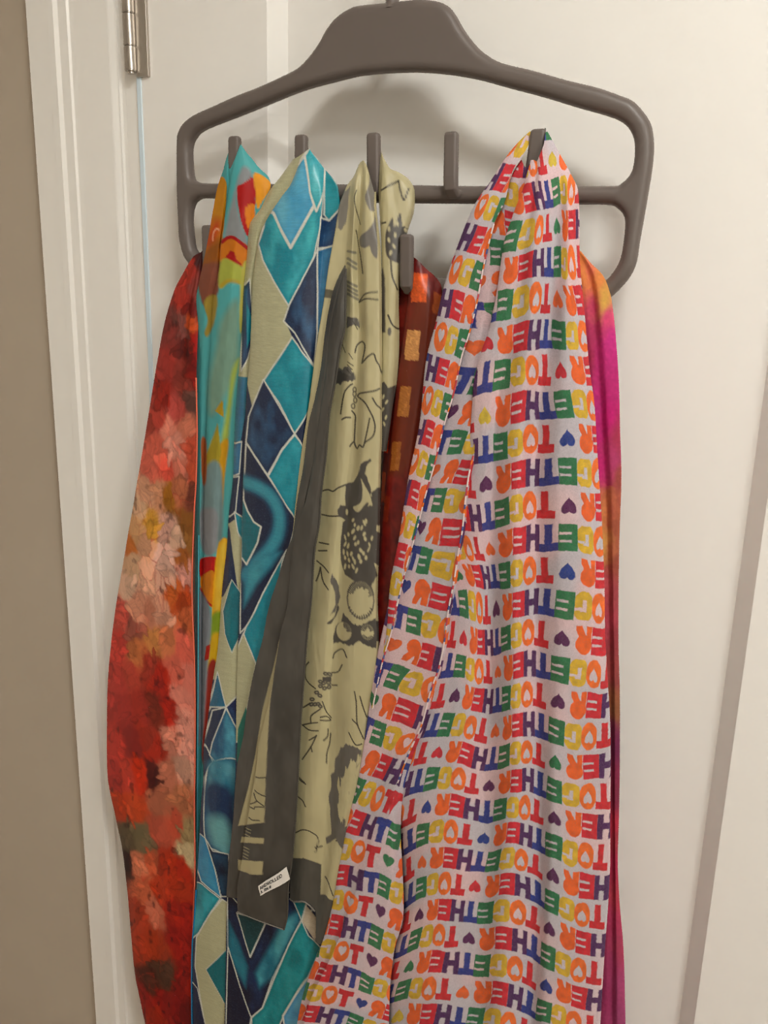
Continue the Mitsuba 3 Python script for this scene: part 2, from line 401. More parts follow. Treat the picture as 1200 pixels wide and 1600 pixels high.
hm = Manifold.level_set(hanger_field, [x0 - .005, HY - .011, z0 - .005, x1 + .005, HY + .011, z1 + .005], .0021)
hm = tri(hm)
trimesh.smoothing.filter_taubin(hm, iterations=8)
put('scarf_hanger__frame', hm, 'mat_hanger', smooth=True)
def peg(i, top, bottom, w=.0059, bar=None):
    top, bottom = np.array(top), np.array(bottom)
    def ball(p, a=w, b=.0042):
        r = .0030
        return Manifold.batch_hull([Manifold.sphere(r, 20).translate((p[0] + i * (a - r), p[1] + j * (b - r), p[2])) for i in (-1, 1) for j in (-1, 1)])
    root = np.array([bottom[0] + .003, HY, bottom[2] - .004])
    chain = [root, bottom + [.0015, .006, -.0075], bottom + [0, 0.0015, -.003], bottom + [0, 0, .006], top - [0, 0, .003]]
    m = Manifold()
    for a, b in zip(chain[:-1], chain[1:]):
        m = m + Manifold.batch_hull([ball(a), ball(b, w * (.98 if b is chain[-1] else 1))])
    n = 'scarf_hanger__peg' + ('' if i == 0 else '_%03d' % i)
    put(n, tri(m), 'mat_hanger', smooth=50)


pegs = [((-0.1559,-0.0580,1.6708), (-0.1567,-0.0580,1.6284)), ((-0.0860,-0.0580,1.6674), (-0.0859,-0.0580,1.6243)), ((-0.0156,-0.0580,1.6643), (-0.0145,-0.0580,1.6202)), ((0.0554,-0.0600,1.6601), (0.0562,-0.0600,1.6199)), ((0.1274,-0.0600,1.6572), (0.1251,-0.0600,1.6183)),
        ((-0.1893,-0.0560,1.5944), (-0.1891,-0.0560,1.5531)), ((0.0219,-0.0680,1.5803), (0.0211,-0.0640,1.5419)), ((0.1660,-0.0520,1.5502), (0.1671,-0.0520,1.5368))]
for i, (a, b) in enumerate(pegs):
    peg(i, a, b, .0059 if i != 4 else .0064)
nk = (-0.0070,-0.0450,1.7673)
crook = [(nk[0], HY, nk[2] - .006), (nk[0], HY, nk[2] + .02), (nk[0], HY, nk[2] + .045)] + [(nk[0], HY + .0285 - .0285 * math.cos(t), nk[2] + .06 + .028 * math.sin(t)) for t in np.linspace(0, math.pi, 9)] + [(nk[0], .0118, nk[2] + .05)]
put('scarf_hanger__neck', tube(arc_resample(np.array(crook), 40), [.0085] + [.0056] * 39, 16), 'mat_hanger', smooth=40)
tag('scarf_hanger', 'taupe plastic multi-peg scarf hanger hanging on the white door', 'hanger')
tag('scarf_hanger__neck', 'taupe hanging neck')

# ================================================================ scarf 1: coral and red floral chiffon
s1 = [R('-2061,-400,15715,-1931,15696 -2148,-400,15643,-2016,15626 -2270,-400,15495,-2135,15482 -2381,-400,15307,-2242,15299 -2513,-400,15051,-2371,15049 -2629,-400,14655,-2485,14665 -2767,-400,14089,-2618,14113 -2908,-400,13532,-2756,13571 -3066,-400,12943,-2909,12998 -3271,-380,12247,-3092,12328 -3397,-380,11740,-3214,11836 -3498,-380,11221,-3312,11332 -3593,-380,10677,-3405,10804 -3648,-380,10021,-3457,10167 -3675,-380,9466,-3484,9628 -3582,-380,8857,-3393,9037 -3513,-380,8480,-3326,8671 -3461,-380,7786,-3277,7999 -3448,-380,7306,-3263,7532 -3419,-380,6700,-3236,6945 -3325,-380,6097,-3144,6359 -3219,-380,5466,-3041,5746'),
      R('-2019,-500,15705,-1961,15696 -2104,-520,15662,-2060,15656 -2234,-520,15505,-2188,15501 -2342,-520,15345,-2295,15342 -2448,-530,15093,-2409,15093 -2566,-540,14667,-2533,14669 -2710,-540,14104,-2677,14109 -2851,-540,13557,-2816,13566 -2997,-540,12980,-2962,12992 -3174,-540,12305,-3138,12321 -3298,-540,11809,-3261,11828 -3407,-540,11299,-3370,11321 -3492,-540,10768,-3454,10794 -3546,-540,10126,-3507,10155 -3573,-540,9582,-3535,9615 -3482,-540,8986,-3444,9022 -3415,-540,8617,-3378,8655 -3366,-540,7938,-3328,7981 -3353,-540,7468,-3316,7513 -3326,-540,6875,-3289,6924 -3234,-540,6284,-3197,6337 -3120,-540,5671,-3084,5727'),
      R('-2004,-510,15716,-1953,15708 -2063,-570,15555,-2056,15554 -2126,-600,15329,-2141,15330 -2229,-600,15051,-2245,15052 -2313,-600,14735,-2329,14734 -2414,-600,14279,-2430,14277 -2519,-610,13597,-2544,13590 -2623,-620,13039,-2656,13027 -2778,-620,12384,-2812,12368 -2925,-620,11822,-2960,11802 -3044,-620,11178,-3080,11155 -3111,-620,10519,-3147,10492 -3148,-620,9741,-3185,9709 -3115,-620,8987,-3151,8950 -3056,-620,8288,-3092,8247 -3031,-620,7649,-3067,7605 -2990,-620,6902,-3026,6853 -2942,-620,5831,-2978,5775'),
      R('-1996,-510,15721,-1945,15714 -2050,-560,15514,-2035,15512 -2121,-570,15239,-2113,15239 -2195,-570,14928,-2187,14928 -2246,-570,14609,-2239,14610 -2329,-570,14150,-2321,14152 -2419,-580,13601,-2419,13601 -2511,-590,13046,-2519,13043 -2636,-590,12397,-2644,12393 -2756,-590,11765,-2764,11760 -2843,-590,11128,-2851,11122 -2905,-590,10471,-2914,10464 -2933,-590,9782,-2942,9774 -2915,-590,9028,-2924,9019 -2873,-590,8328,-2882,8318 -2866,-590,7687,-2874,7676 -2853,-590,6932,-2861,6920 -2843,-590,5847,-2851,5833'),
      R('-1996,-510,15721,-1945,15714 -2019,-570,15513,-2012,15512 -2068,-600,15238,-2082,15239 -2110,-610,14930,-2132,14929 -2145,-610,14615,-2168,14613 -2186,-610,14162,-2209,14159 -2255,-610,13620,-2278,13614 -2335,-620,13072,-2367,13061 -2430,-620,12435,-2462,12420 -2509,-620,11818,-2541,11799 -2572,-620,11196,-2605,11172 -2611,-620,10555,-2644,10528 -2633,-620,9879,-2666,9848 -2639,-620,9131,-2673,9095 -2633,-620,8431,-2666,8391 -2642,-620,7793,-2675,7749 -2646,-620,7042,-2679,6993 -2652,-620,5964,-2685,5909'),
      R('-1981,-500,15704,-1924,15696 -1987,-520,15547,-1943,15542 -2020,-540,15229,-1991,15228 -2032,-580,14932,-2032,14932 -2047,-600,14491,-2062,14490 -2036,-620,14153,-2066,14148 -2068,-620,13457,-2098,13448 -2105,-620,13099,-2135,13087 -2167,-620,12025,-2198,12007 -2162,-620,11469,-2192,11448 -2201,-620,10092,-2232,10062 -2224,-620,9676,-2255,9644 -2245,-620,8823,-2276,8785 -2305,-620,7917,-2336,7874 -2357,-620,6970,-2389,6921 -2379,-620,6089,-2411,6034')]
s1 = longer(s1)
v, f, uv, at = cloth(s1, .0010, wrinkle=.0012, wseed=1, ws=(60, 8))
pr = Print(uv, lin('b0402c'))
q1 = W('-1985,15661 -2118,15512 -2048,15361 -2204,15299 -2095,15116 -2255,14989 -2376,14923 -2112,15054 -2184,14802 -2067,14806 -2415,14603 -2273,14544 -2117,14487 -2487,14273 -2330,14151 -2148,14293 -2199,14419 -2579,14069 -2445,13944 -2215,13994 -2554,13733 -2346,13750 -2143,13767 -2691,13515 -2480,13534 -2274,13519 -2153,13497 -2792,13225 -2577,13248 -2477,13223 -2323,13309 -2161,13257 -2887,13072 -2948,12776 -3047,12617 -2724,12876 -2510,12867 -2387,12776 -2239,12936 -2180,12732 -2823,12646 -2525,12541 -2311,12571 -3015,12398 -3123,12119 -2799,12281 -2580,12277 -2276,12396 -3191,11763 -2955,11880 -2778,11834 -2456,12149 -2332,12059 -2296,11879 -2644,11857 -3061,11630 -3264,11357 -3033,11322 -2749,11532 -2569,11566 -2353,11531 -3338,10941 -3094,11072 -2810,11209 -2681,11078 -2453,11204 -2280,11162 -3268,10547 -2981,10612 -2747,10665 -2591,10701 -2377,10907 -2345,10598 -3394,10098 -3148,10159 -2904,10302 -2771,10170 -2536,10311 -2340,10278 -3422,9662 -3273,9702 -3027,9768 -2883,9806 -2628,9875 -2412,10015 -3350,9245 -3155,9214 -2757,9501 -2429,9594 -3277,8822 -3121,8959 -3032,8809 -3297,8499 -2778,9063 -2536,9223 -2399,9179 -2364,8887 -3147,8502 -2945,8613 -2703,8647 -2467,8635 -3067,8164 -2817,8249 -2526,8349 -3190,7748 -2931,7934 -2636,7994 -2444,8017 -3166,7282 -2909,7380 -2556,7608 -3036,6849 -2826,7030 -3157,6503 -2798,6556 -2533,6957 -3015,6265 -2503,6486')
h1 = hexes('5a2a28 b03a2c 9a4a42 a8382c 7a1e16 7d4b45 8a3a34 c05628 6b2018 a01c0e a33c34 8f3a30 8a1f10 a02a1c b5524a 6e4840 9c4438 b84a3c d98a76 d08068 d26a56 e09a88 c85a40 d8705c cf5a48 d4806c d06040 d8a284 c89070 a06a20 b87050 7a4030 d9b090 cfa074 c87838 c8953c d8a898 c9a48e 8a5a28 9a6a34 d4a080 dab0a0 a0602c d0a888 dcb49c d8a68c d2a490 d89a8c c85a4c d4967c c08068 c86830 c05020 c86a40 d49c84 9c5a4c cc4c40 c87a4c c88850 d08058 d46a58 c04a40 b84c3c a84030 b82c14 cc6a58 d88070 b04038 a83c30 8c3420 b02a18 d88878 d89484 c04438 983630 a83a28 b0301a d08874 d89888 b03c34 c04838 c83c1c 5a1a14 c07860 c89884 b8441c c0502a b06a50 b07050 6a5a44 75684e 7a6a50 3a1a10 b85a44 c05840 a89068 c4b08c c87a5c c06040 b83c1c b03010 c46848 b84020 b03a1c b04428 c07058 b02c14 a82410 b04020 a84020 9c2008 5a3024 604030 982010 8c1c08 94200c a03018 801404')
pr.blobs(q1, h1, 3, .0075, 7.0, .75, 1)
# petals: crinkled cells with pale hearts and dark veins, streaked along each petal
U = uv + .004 * np.stack([noise2(uv[:, 0], uv[:, 1], 150, 150, 21) - .5, noise2(uv[:, 0], uv[:, 1], 150, 150, 22) - .5], 1) * 2
rngp = np.random.default_rng(11)
seeds = np.stack([rngp.uniform(uv[:, 0].min(), uv[:, 0].max(), 700), rngp.uniform(uv[:, 1].min(), uv[:, 1].max(), 700)], 1)
ang = rngp.uniform(-.9, .9, 700); tone = rngp.normal(0, 1, 700)
dd, nn = cKDTree(seeds * [1.5, .9]).query(U * [1.5, .9], k=2)
ridge = np.clip((dd[:, 1] - dd[:, 0]) / .0022, 0, 1)
rel = U - seeds[nn[:, 0]]
ca, sa = np.cos(ang[nn[:, 0]]), np.sin(ang[nn[:, 0]])
across = rel[:, 0] * ca + rel[:, 1] * sa
streak = noise2(across + tone[nn[:, 0]], -rel[:, 0] * sa + rel[:, 1] * ca, 900, 90, 4, 2) - .5
big = np.clip((noise2(uv[:, 0], uv[:, 1], 22, 18, 31) - .33) / .3, 0, 1)
k = (1 + (.22 * tone[nn[:, 0]] * .6 + .5 * streak) * (.35 + .65 * big)) * (1 - (1 - ridge) * .22 * big)
pr.c *= np.clip(k, .35, 1.8)[:, None]
edge = ((1 - ridge) * big * np.clip(tone[nn[:, 0]], 0, 1.2) * .4)[:, None]
pr.c = pr.c * (1 - edge) + lin('c03018') * edge
# single petals lying over one another, each fading from a pale middle to a dyed rim
fc = W('-3456,10337 -2335,11984 -2368,13816 -2925,12411 -2348,10518 -2822,8156 -2594,14596 -2629,7014 -3339,9424 -2292,13069 -2753,11454')
n_ = 330
pc = np.stack([rngp.uniform(uv[:, 0].min(), uv[:, 0].max(), n_), rngp.uniform(uv[:, 1].min(), uv[:, 1].max(), n_)], 1)
tree = cKDTree(q1)
for c_ in pc:
    k_ = np.argmin(np.linalg.norm(fc - c_, axis=1)); dv = c_ - fc[k_]
    an = math.atan2(dv[1], dv[0]) + rngp.normal(0, .25)
    ln, wd = rngp.uniform(.006, .013), rngp.uniform(.0028, .0055)
    base = h1[tree.query(c_)[1]] * rngp.uniform(.75, 1.25)
    i = pr.near(c_[None], .016)
    if not len(i): continue
    r_ = U[i] - c_ + .0015 * (np.stack([streak[i], big[i]], 1) - .3)
    a_ = (r_[:, 0] * math.cos(an) + r_[:, 1] * math.sin(an)) / ln; w_ = (-r_[:, 0] * math.sin(an) + r_[:, 1] * math.cos(an)) / (wd * (1 + .35 * a_))
    e_ = np.hypot(a_, w_)
    vein = noise2(w_ * 5, a_, 1.0, .8, 9, 2) - .5
    shade = 1.22 - .62 * np.clip(e_, 0, 1) ** 3 + .55 * vein - .12 * a_
    pr.lay(i, np.clip((1 - e_) / .10, 0, 1) * .8, np.clip(base * np.clip(shade, .3, 1.7)[:, None], 0, 1))
    pr.lay(i, np.clip(1 - np.abs(e_ - 1) / .08, 0, 1) * .35 * (w_ < .3), base * .45)
dark = np.clip((noise2(uv[:, 0], uv[:, 1], 120, 70, 41, 3) - .66) / .08, 0, 1)[:, None] * .55
pr.c = pr.c * (1 - dark) + lin('3a1612') * dark
pr.c = np.clip(pr.c, 0, 1) * 1.02
finish_cloth('floral_scarf__cloth', (v, f, uv), pr, 'mat_chiffon')
scene['mat_hem_coral'] = pbr(lin('d86850'), .5, .3)
hem('floral_scarf__hem', s1[-1][4:] + [0, -.0006, 0, 0, 0], .0009, 'mat_hem_coral')
tag('floral_scarf', 'sheer coral and red scarf printed with large flowers, leftmost on the hanger', 'scarf'); tag('floral_scarf__hem', 'pale coral stitched hem')

# ================================================================ scarf 2: turquoise crepe with orange and red tulips
s2 = [R('-1672,-520,16596,-1604,16572 -1684,-580,16457,-1657,16448 -1746,-600,16288,-1732,16284 -1795,-610,16079,-1788,16077 -1871,-620,15756,-1871,15756 -1953,-610,15498,-1946,15497 -2052,-570,15228,-2015,15226 -2114,-500,14930,-2025,14932 -2167,-460,14480,-2048,14492 -2179,-460,14131,-2060,14152 -2204,-460,13418,-2084,13456 -2242,-460,12331,-2121,12395 -2295,-460,10792,-2173,10893 -2344,-460,9118,-2221,9258 -2365,-460,7953,-2242,8120'),
      R('-1625,-580,16565,-1598,16555 -1611,-650,16330,-1631,16336 -1639,-670,16065,-1673,16073 -1697,-680,15747,-1739,15754 -1784,-680,15492,-1827,15496 -1880,-650,15226,-1902,15227 -1966,-590,14828,-1945,14829 -2022,-550,14490,-1971,14496 -2054,-540,13975,-1995,13987 -2079,-540,13443,-2020,13462 -2123,-540,12372,-2063,12403 -2182,-540,10854,-2121,10904 -2261,-520,9182,-2185,9270 -2325,-500,7998,-2232,8124'),
      R('-1580,-640,16418,-1594,16423 -1604,-630,16277,-1611,16279 -1639,-640,16024,-1652,16027 -1703,-640,15751,-1717,15753 -1732,-640,15465,-1746,15467 -1819,-620,15228,-1819,15228 -1897,-570,14830,-1861,14831 -1958,-530,14493,-1894,14499 -2012,-510,13975,-1932,13992 -2060,-500,13439,-1972,13467 -2110,-500,12362,-2022,12410 -2176,-500,10837,-2087,10912 -2258,-500,9170,-2167,9275 -2315,-500,8001,-2223,8127'),
      R('-1465,-630,16621,-1471,16624 -1497,-670,16458,-1530,16469 -1529,-690,16264,-1576,16278 -1570,-700,16014,-1624,16026 -1633,-710,15743,-1695,15753 -1669,-710,15460,-1732,15467 -1755,-680,15226,-1797,15228 -1831,-630,14832,-1838,14832 -1893,-600,14499,-1878,14500 -1961,-570,13985,-1924,13992 -2008,-560,13453,-1964,13467 -2038,-560,12746,-1994,12766 -2069,-560,12022,-2025,12049 -2130,-550,10870,-2078,10914 -2226,-530,9199,-2157,9278 -2308,-510,8012,-2223,8127'),
      R('-1451,-630,16610,-1458,16612 -1422,-670,16372,-1455,16383 -1423,-710,16008,-1482,16022 -1492,-720,15700,-1559,15710 -1527,-720,15413,-1594,15419 -1583,-700,15121,-1637,15122 -1654,-660,14819,-1681,14818 -1723,-630,14345,-1730,14344 -1795,-610,13864,-1788,13866 -1852,-600,13475,-1838,13480 -1889,-600,12983,-1875,12989 -1930,-600,12418,-1915,12426 -1993,-580,11858,-1964,11877 -2062,-570,11203,-2025,11232 -2127,-560,10481,-2082,10522 -2227,-540,9205,-2167,9275 -2300,-520,8022,-2223,8127'),
      R('-1423,-600,16560,-1410,16555 -1345,-630,16376,-1351,16378 -1322,-650,16152,-1341,16157 -1367,-650,15914,-1386,15918 -1420,-650,15648,-1439,15651 -1468,-650,15330,-1488,15332 -1546,-630,14943,-1553,14943 -1629,-610,14449,-1623,14450 -1722,-580,13918,-1695,13925 -1787,-570,13477,-1752,13488 -1839,-570,12982,-1803,12998 -1894,-570,12415,-1858,12434 -1966,-560,11856,-1923,11885 -2036,-560,11205,-1992,11239 -2108,-550,10481,-2056,10529 -2226,-530,9199,-2157,9278 -2290,-520,8026,-2214,8131'),
      R('-1361,-570,16480,-1330,16469 -1241,-590,16312,-1223,16306 -1216,-600,16183,-1203,16179 -1253,-610,15989,-1246,15987 -1318,-620,15764,-1318,15764 -1407,-620,15478,-1407,15478 -1471,-620,15065,-1471,15065 -1546,-610,14515,-1539,14516 -1623,-590,13940,-1603,13945 -1694,-580,13487,-1666,13497 -1752,-580,12995,-1724,13007 -1802,-580,12572,-1774,12587 -1856,-580,12065,-1827,12082 -1937,-570,11456,-1901,11483 -2013,-560,10824,-1969,10861 -2098,-550,10243,-2046,10293 -2207,-530,9205,-2139,9283 -2281,-520,8029,-2204,8134'),
      R('-1360,-540,16437,-1310,16419 -1192,-560,16271,-1155,16259 -1207,-570,16187,-1176,16178 -1236,-570,15993,-1205,15986 -1302,-580,15768,-1277,15763 -1376,-580,15480,-1350,15478 -1425,-580,15067,-1399,15067 -1477,-580,14517,-1451,14520 -1547,-570,13879,-1514,13888 -1624,-560,13411,-1583,13426 -1671,-560,13001,-1630,13019 -1728,-560,12578,-1686,12600 -1795,-550,12065,-1746,12096 -1878,-550,11385,-1828,11423 -1967,-540,10825,-1909,10875 -2060,-530,10242,-1994,10307 -2188,-520,9204,-2112,9292 -2279,-510,8022,-2195,8137')]
v, f, uv, at = cloth(s2, .0009, wrinkle=.0010, wseed=2)
pr = Print(uv, lin('58a8aa'))
m = noise2(uv[:, 0], uv[:, 1], 50, 30, 1)
pr.c = pr.c * (.85 + .3 * m)[:, None]
def P2(s, c, **k): pr.poly(s, lin(c), **{'smooth': True, 'wob': .0006, 'mottle': .12, **k})
P2(W('-1786,14815 -1727,15060 -1525,15243 -1536,14701 -1615,14450 -1866,14119 -1888,14437'), '7fa090', soft=.004)
P2(W('-1716,16345 -1646,16320 -1634,16224 -1710,15742 -1909,15704 -1810,16061'), 'c48a1a')
P2(W('-1705,15943 -1776,15974 -1867,15860 -1908,15745 -1791,15725'), 'c05010', soft=.005)
P2(W('-1701,15799 -1715,15537 -1961,15491 -1925,15686'), '9a5e16', soft=.004)
P2(W('-1721,15584 -1749,15360 -1797,15240 -1851,15179 -1954,15239 -1974,15539'), '8c5440', soft=.0012)
P2(W('-1924,15239 -1773,15288 -1802,15059 -1874,14905 -1926,14934 -1877,15058'), 'a08c3c', soft=.001)
pr.line(W('-1803,15795 -1794,15859 -1757,15898 -1728,15886'), .0009, lin('e0a080'))
P2(W('-1461,16427 -1365,16389 -1339,16267 -1507,16219 -1510,16051 -1422,15822 -1410,15708 -1557,15802 -1672,15793 -1625,15998 -1549,16221'), '8f9396', soft=.002)
P2(W('-1513,16264 -1464,16284 -1380,16324 -1366,16340 -1325,16300 -1321,16101 -1344,15934 -1401,15822 -1470,15937 -1509,16107'), 'ad0f10', mottle=.08)
P2(W('-1411,16093 -1328,16101 -1336,15962 -1400,15890 -1427,15992'), 'd88410', mottle=.08)
P2(W('-1324,16376 -1149,16270 -1245,16126 -1301,16067 -1319,16211'), 'dc9a18')
P2(W('-1709,15782 -1629,15821 -1515,15801 -1389,15708 -1420,15513 -1491,15565 -1728,15608'), 'c87a12')
pr.line(W('-1694,15782 -1643,15815 -1586,15820 -1515,15790 -1403,15714'), .0016, lin('a41606'))
P2(W('-1676,15636 -1617,15700 -1560,15687 -1539,15629 -1476,15577 -1477,15524 -1590,15607'), 'a60f08', smooth=False)
P2(W('-1713,15613 -1604,15612 -1463,15536 -1494,15408 -1594,15431 -1742,15360'), 'aab050', soft=.0012)
pr.line(W('-1727,15378 -1667,15419 -1594,15425 -1494,15408'), .0016, lin('b89a20'), soft=.0014, alpha=.8)
P2(W('-1477,15536 -1377,15559 -1442,15066 -1516,14974'), 'b8b45a', soft=.001)
P2(W('-1521,14701 -1585,14452 -1637,14134 -1673,13875 -1750,13856 -1681,14195 -1612,14575'), 'a6b85e', soft=.002)
P2(W('-1665,13889 -1712,13545 -1760,13173 -1840,13399 -1782,13801'), 'ca9c1a', soft=.0012)
P2(W('-1826,14173 -1724,14294 -1713,14116'), 'b09426', smooth=False)
P2(W('-1949,13708 -1791,14047 -1752,13771 -1805,13549 -1953,13562'), 'a8982e', soft=.001, smooth=False)
P2(W('-1962,13548 -1757,13594 -1777,12795 -2019,12763'), '7d9496', soft=.002)
P2(W('-1999,13849 -1936,13854 -1948,13489 -1990,13418'), 'a85c2c', soft=.001)
P2(W('-2032,13107 -1816,13132 -1859,12701 -2021,12693'), '8a8c90', soft=.002)
P2(W('-2049,12590 -1829,12635 -1858,12434 -1918,12340 -2048,12370'), 'b01618')
P2(W('-2056,12369 -1881,12480 -1900,12092 -2005,12161'), 'c8801a')
pr.line(W('-2059,12261 -1989,12142 -1901,12085'), .0012, lin('a01808'))
P2(W('-1826,12754 -1682,12808 -1761,12129 -1878,12002 -1919,12009'), 'deaa16', soft=.001, col2=lin('e8c850'))
P2(W('-1920,11980 -1780,12033 -1819,11757 -1943,11734'), '8ea82c', soft=.002)
P2(W('-1944,11727 -1811,11773 -1879,11375 -2005,11334'), 'd4b01e', soft=.002)
P2(W('-2006,11319 -1862,11379 -2011,10302 -2107,10278'), 'a03426', soft=.0015)
P2(W('-2094,12219 -1928,11993 -1987,11391 -2091,10520 -2187,10497 -2138,11661'), '80868e', soft=.002)
P2(W('-2005,11612 -1946,11653 -1976,11468 -2036,11441'), 'a02818', smooth=False)
finish_cloth('tulip_scarf__cloth', (v, f, uv), pr, 'mat_crepe')
scene['mat_hem_turquoise'] = pbr(lin('4aa0b0'), .5, .3)
hem('tulip_scarf__hem', arc_resample(s2[1], 60)[26:] + [-.0008, -.0010, 0, 0, 0], .0009, 'mat_hem_turquoise')
tag('tulip_scarf', 'turquoise scarf with orange, yellow and red tulips on the first upper peg', 'scarf'); tag('tulip_scarf__hem', 'turquoise stitched hem')

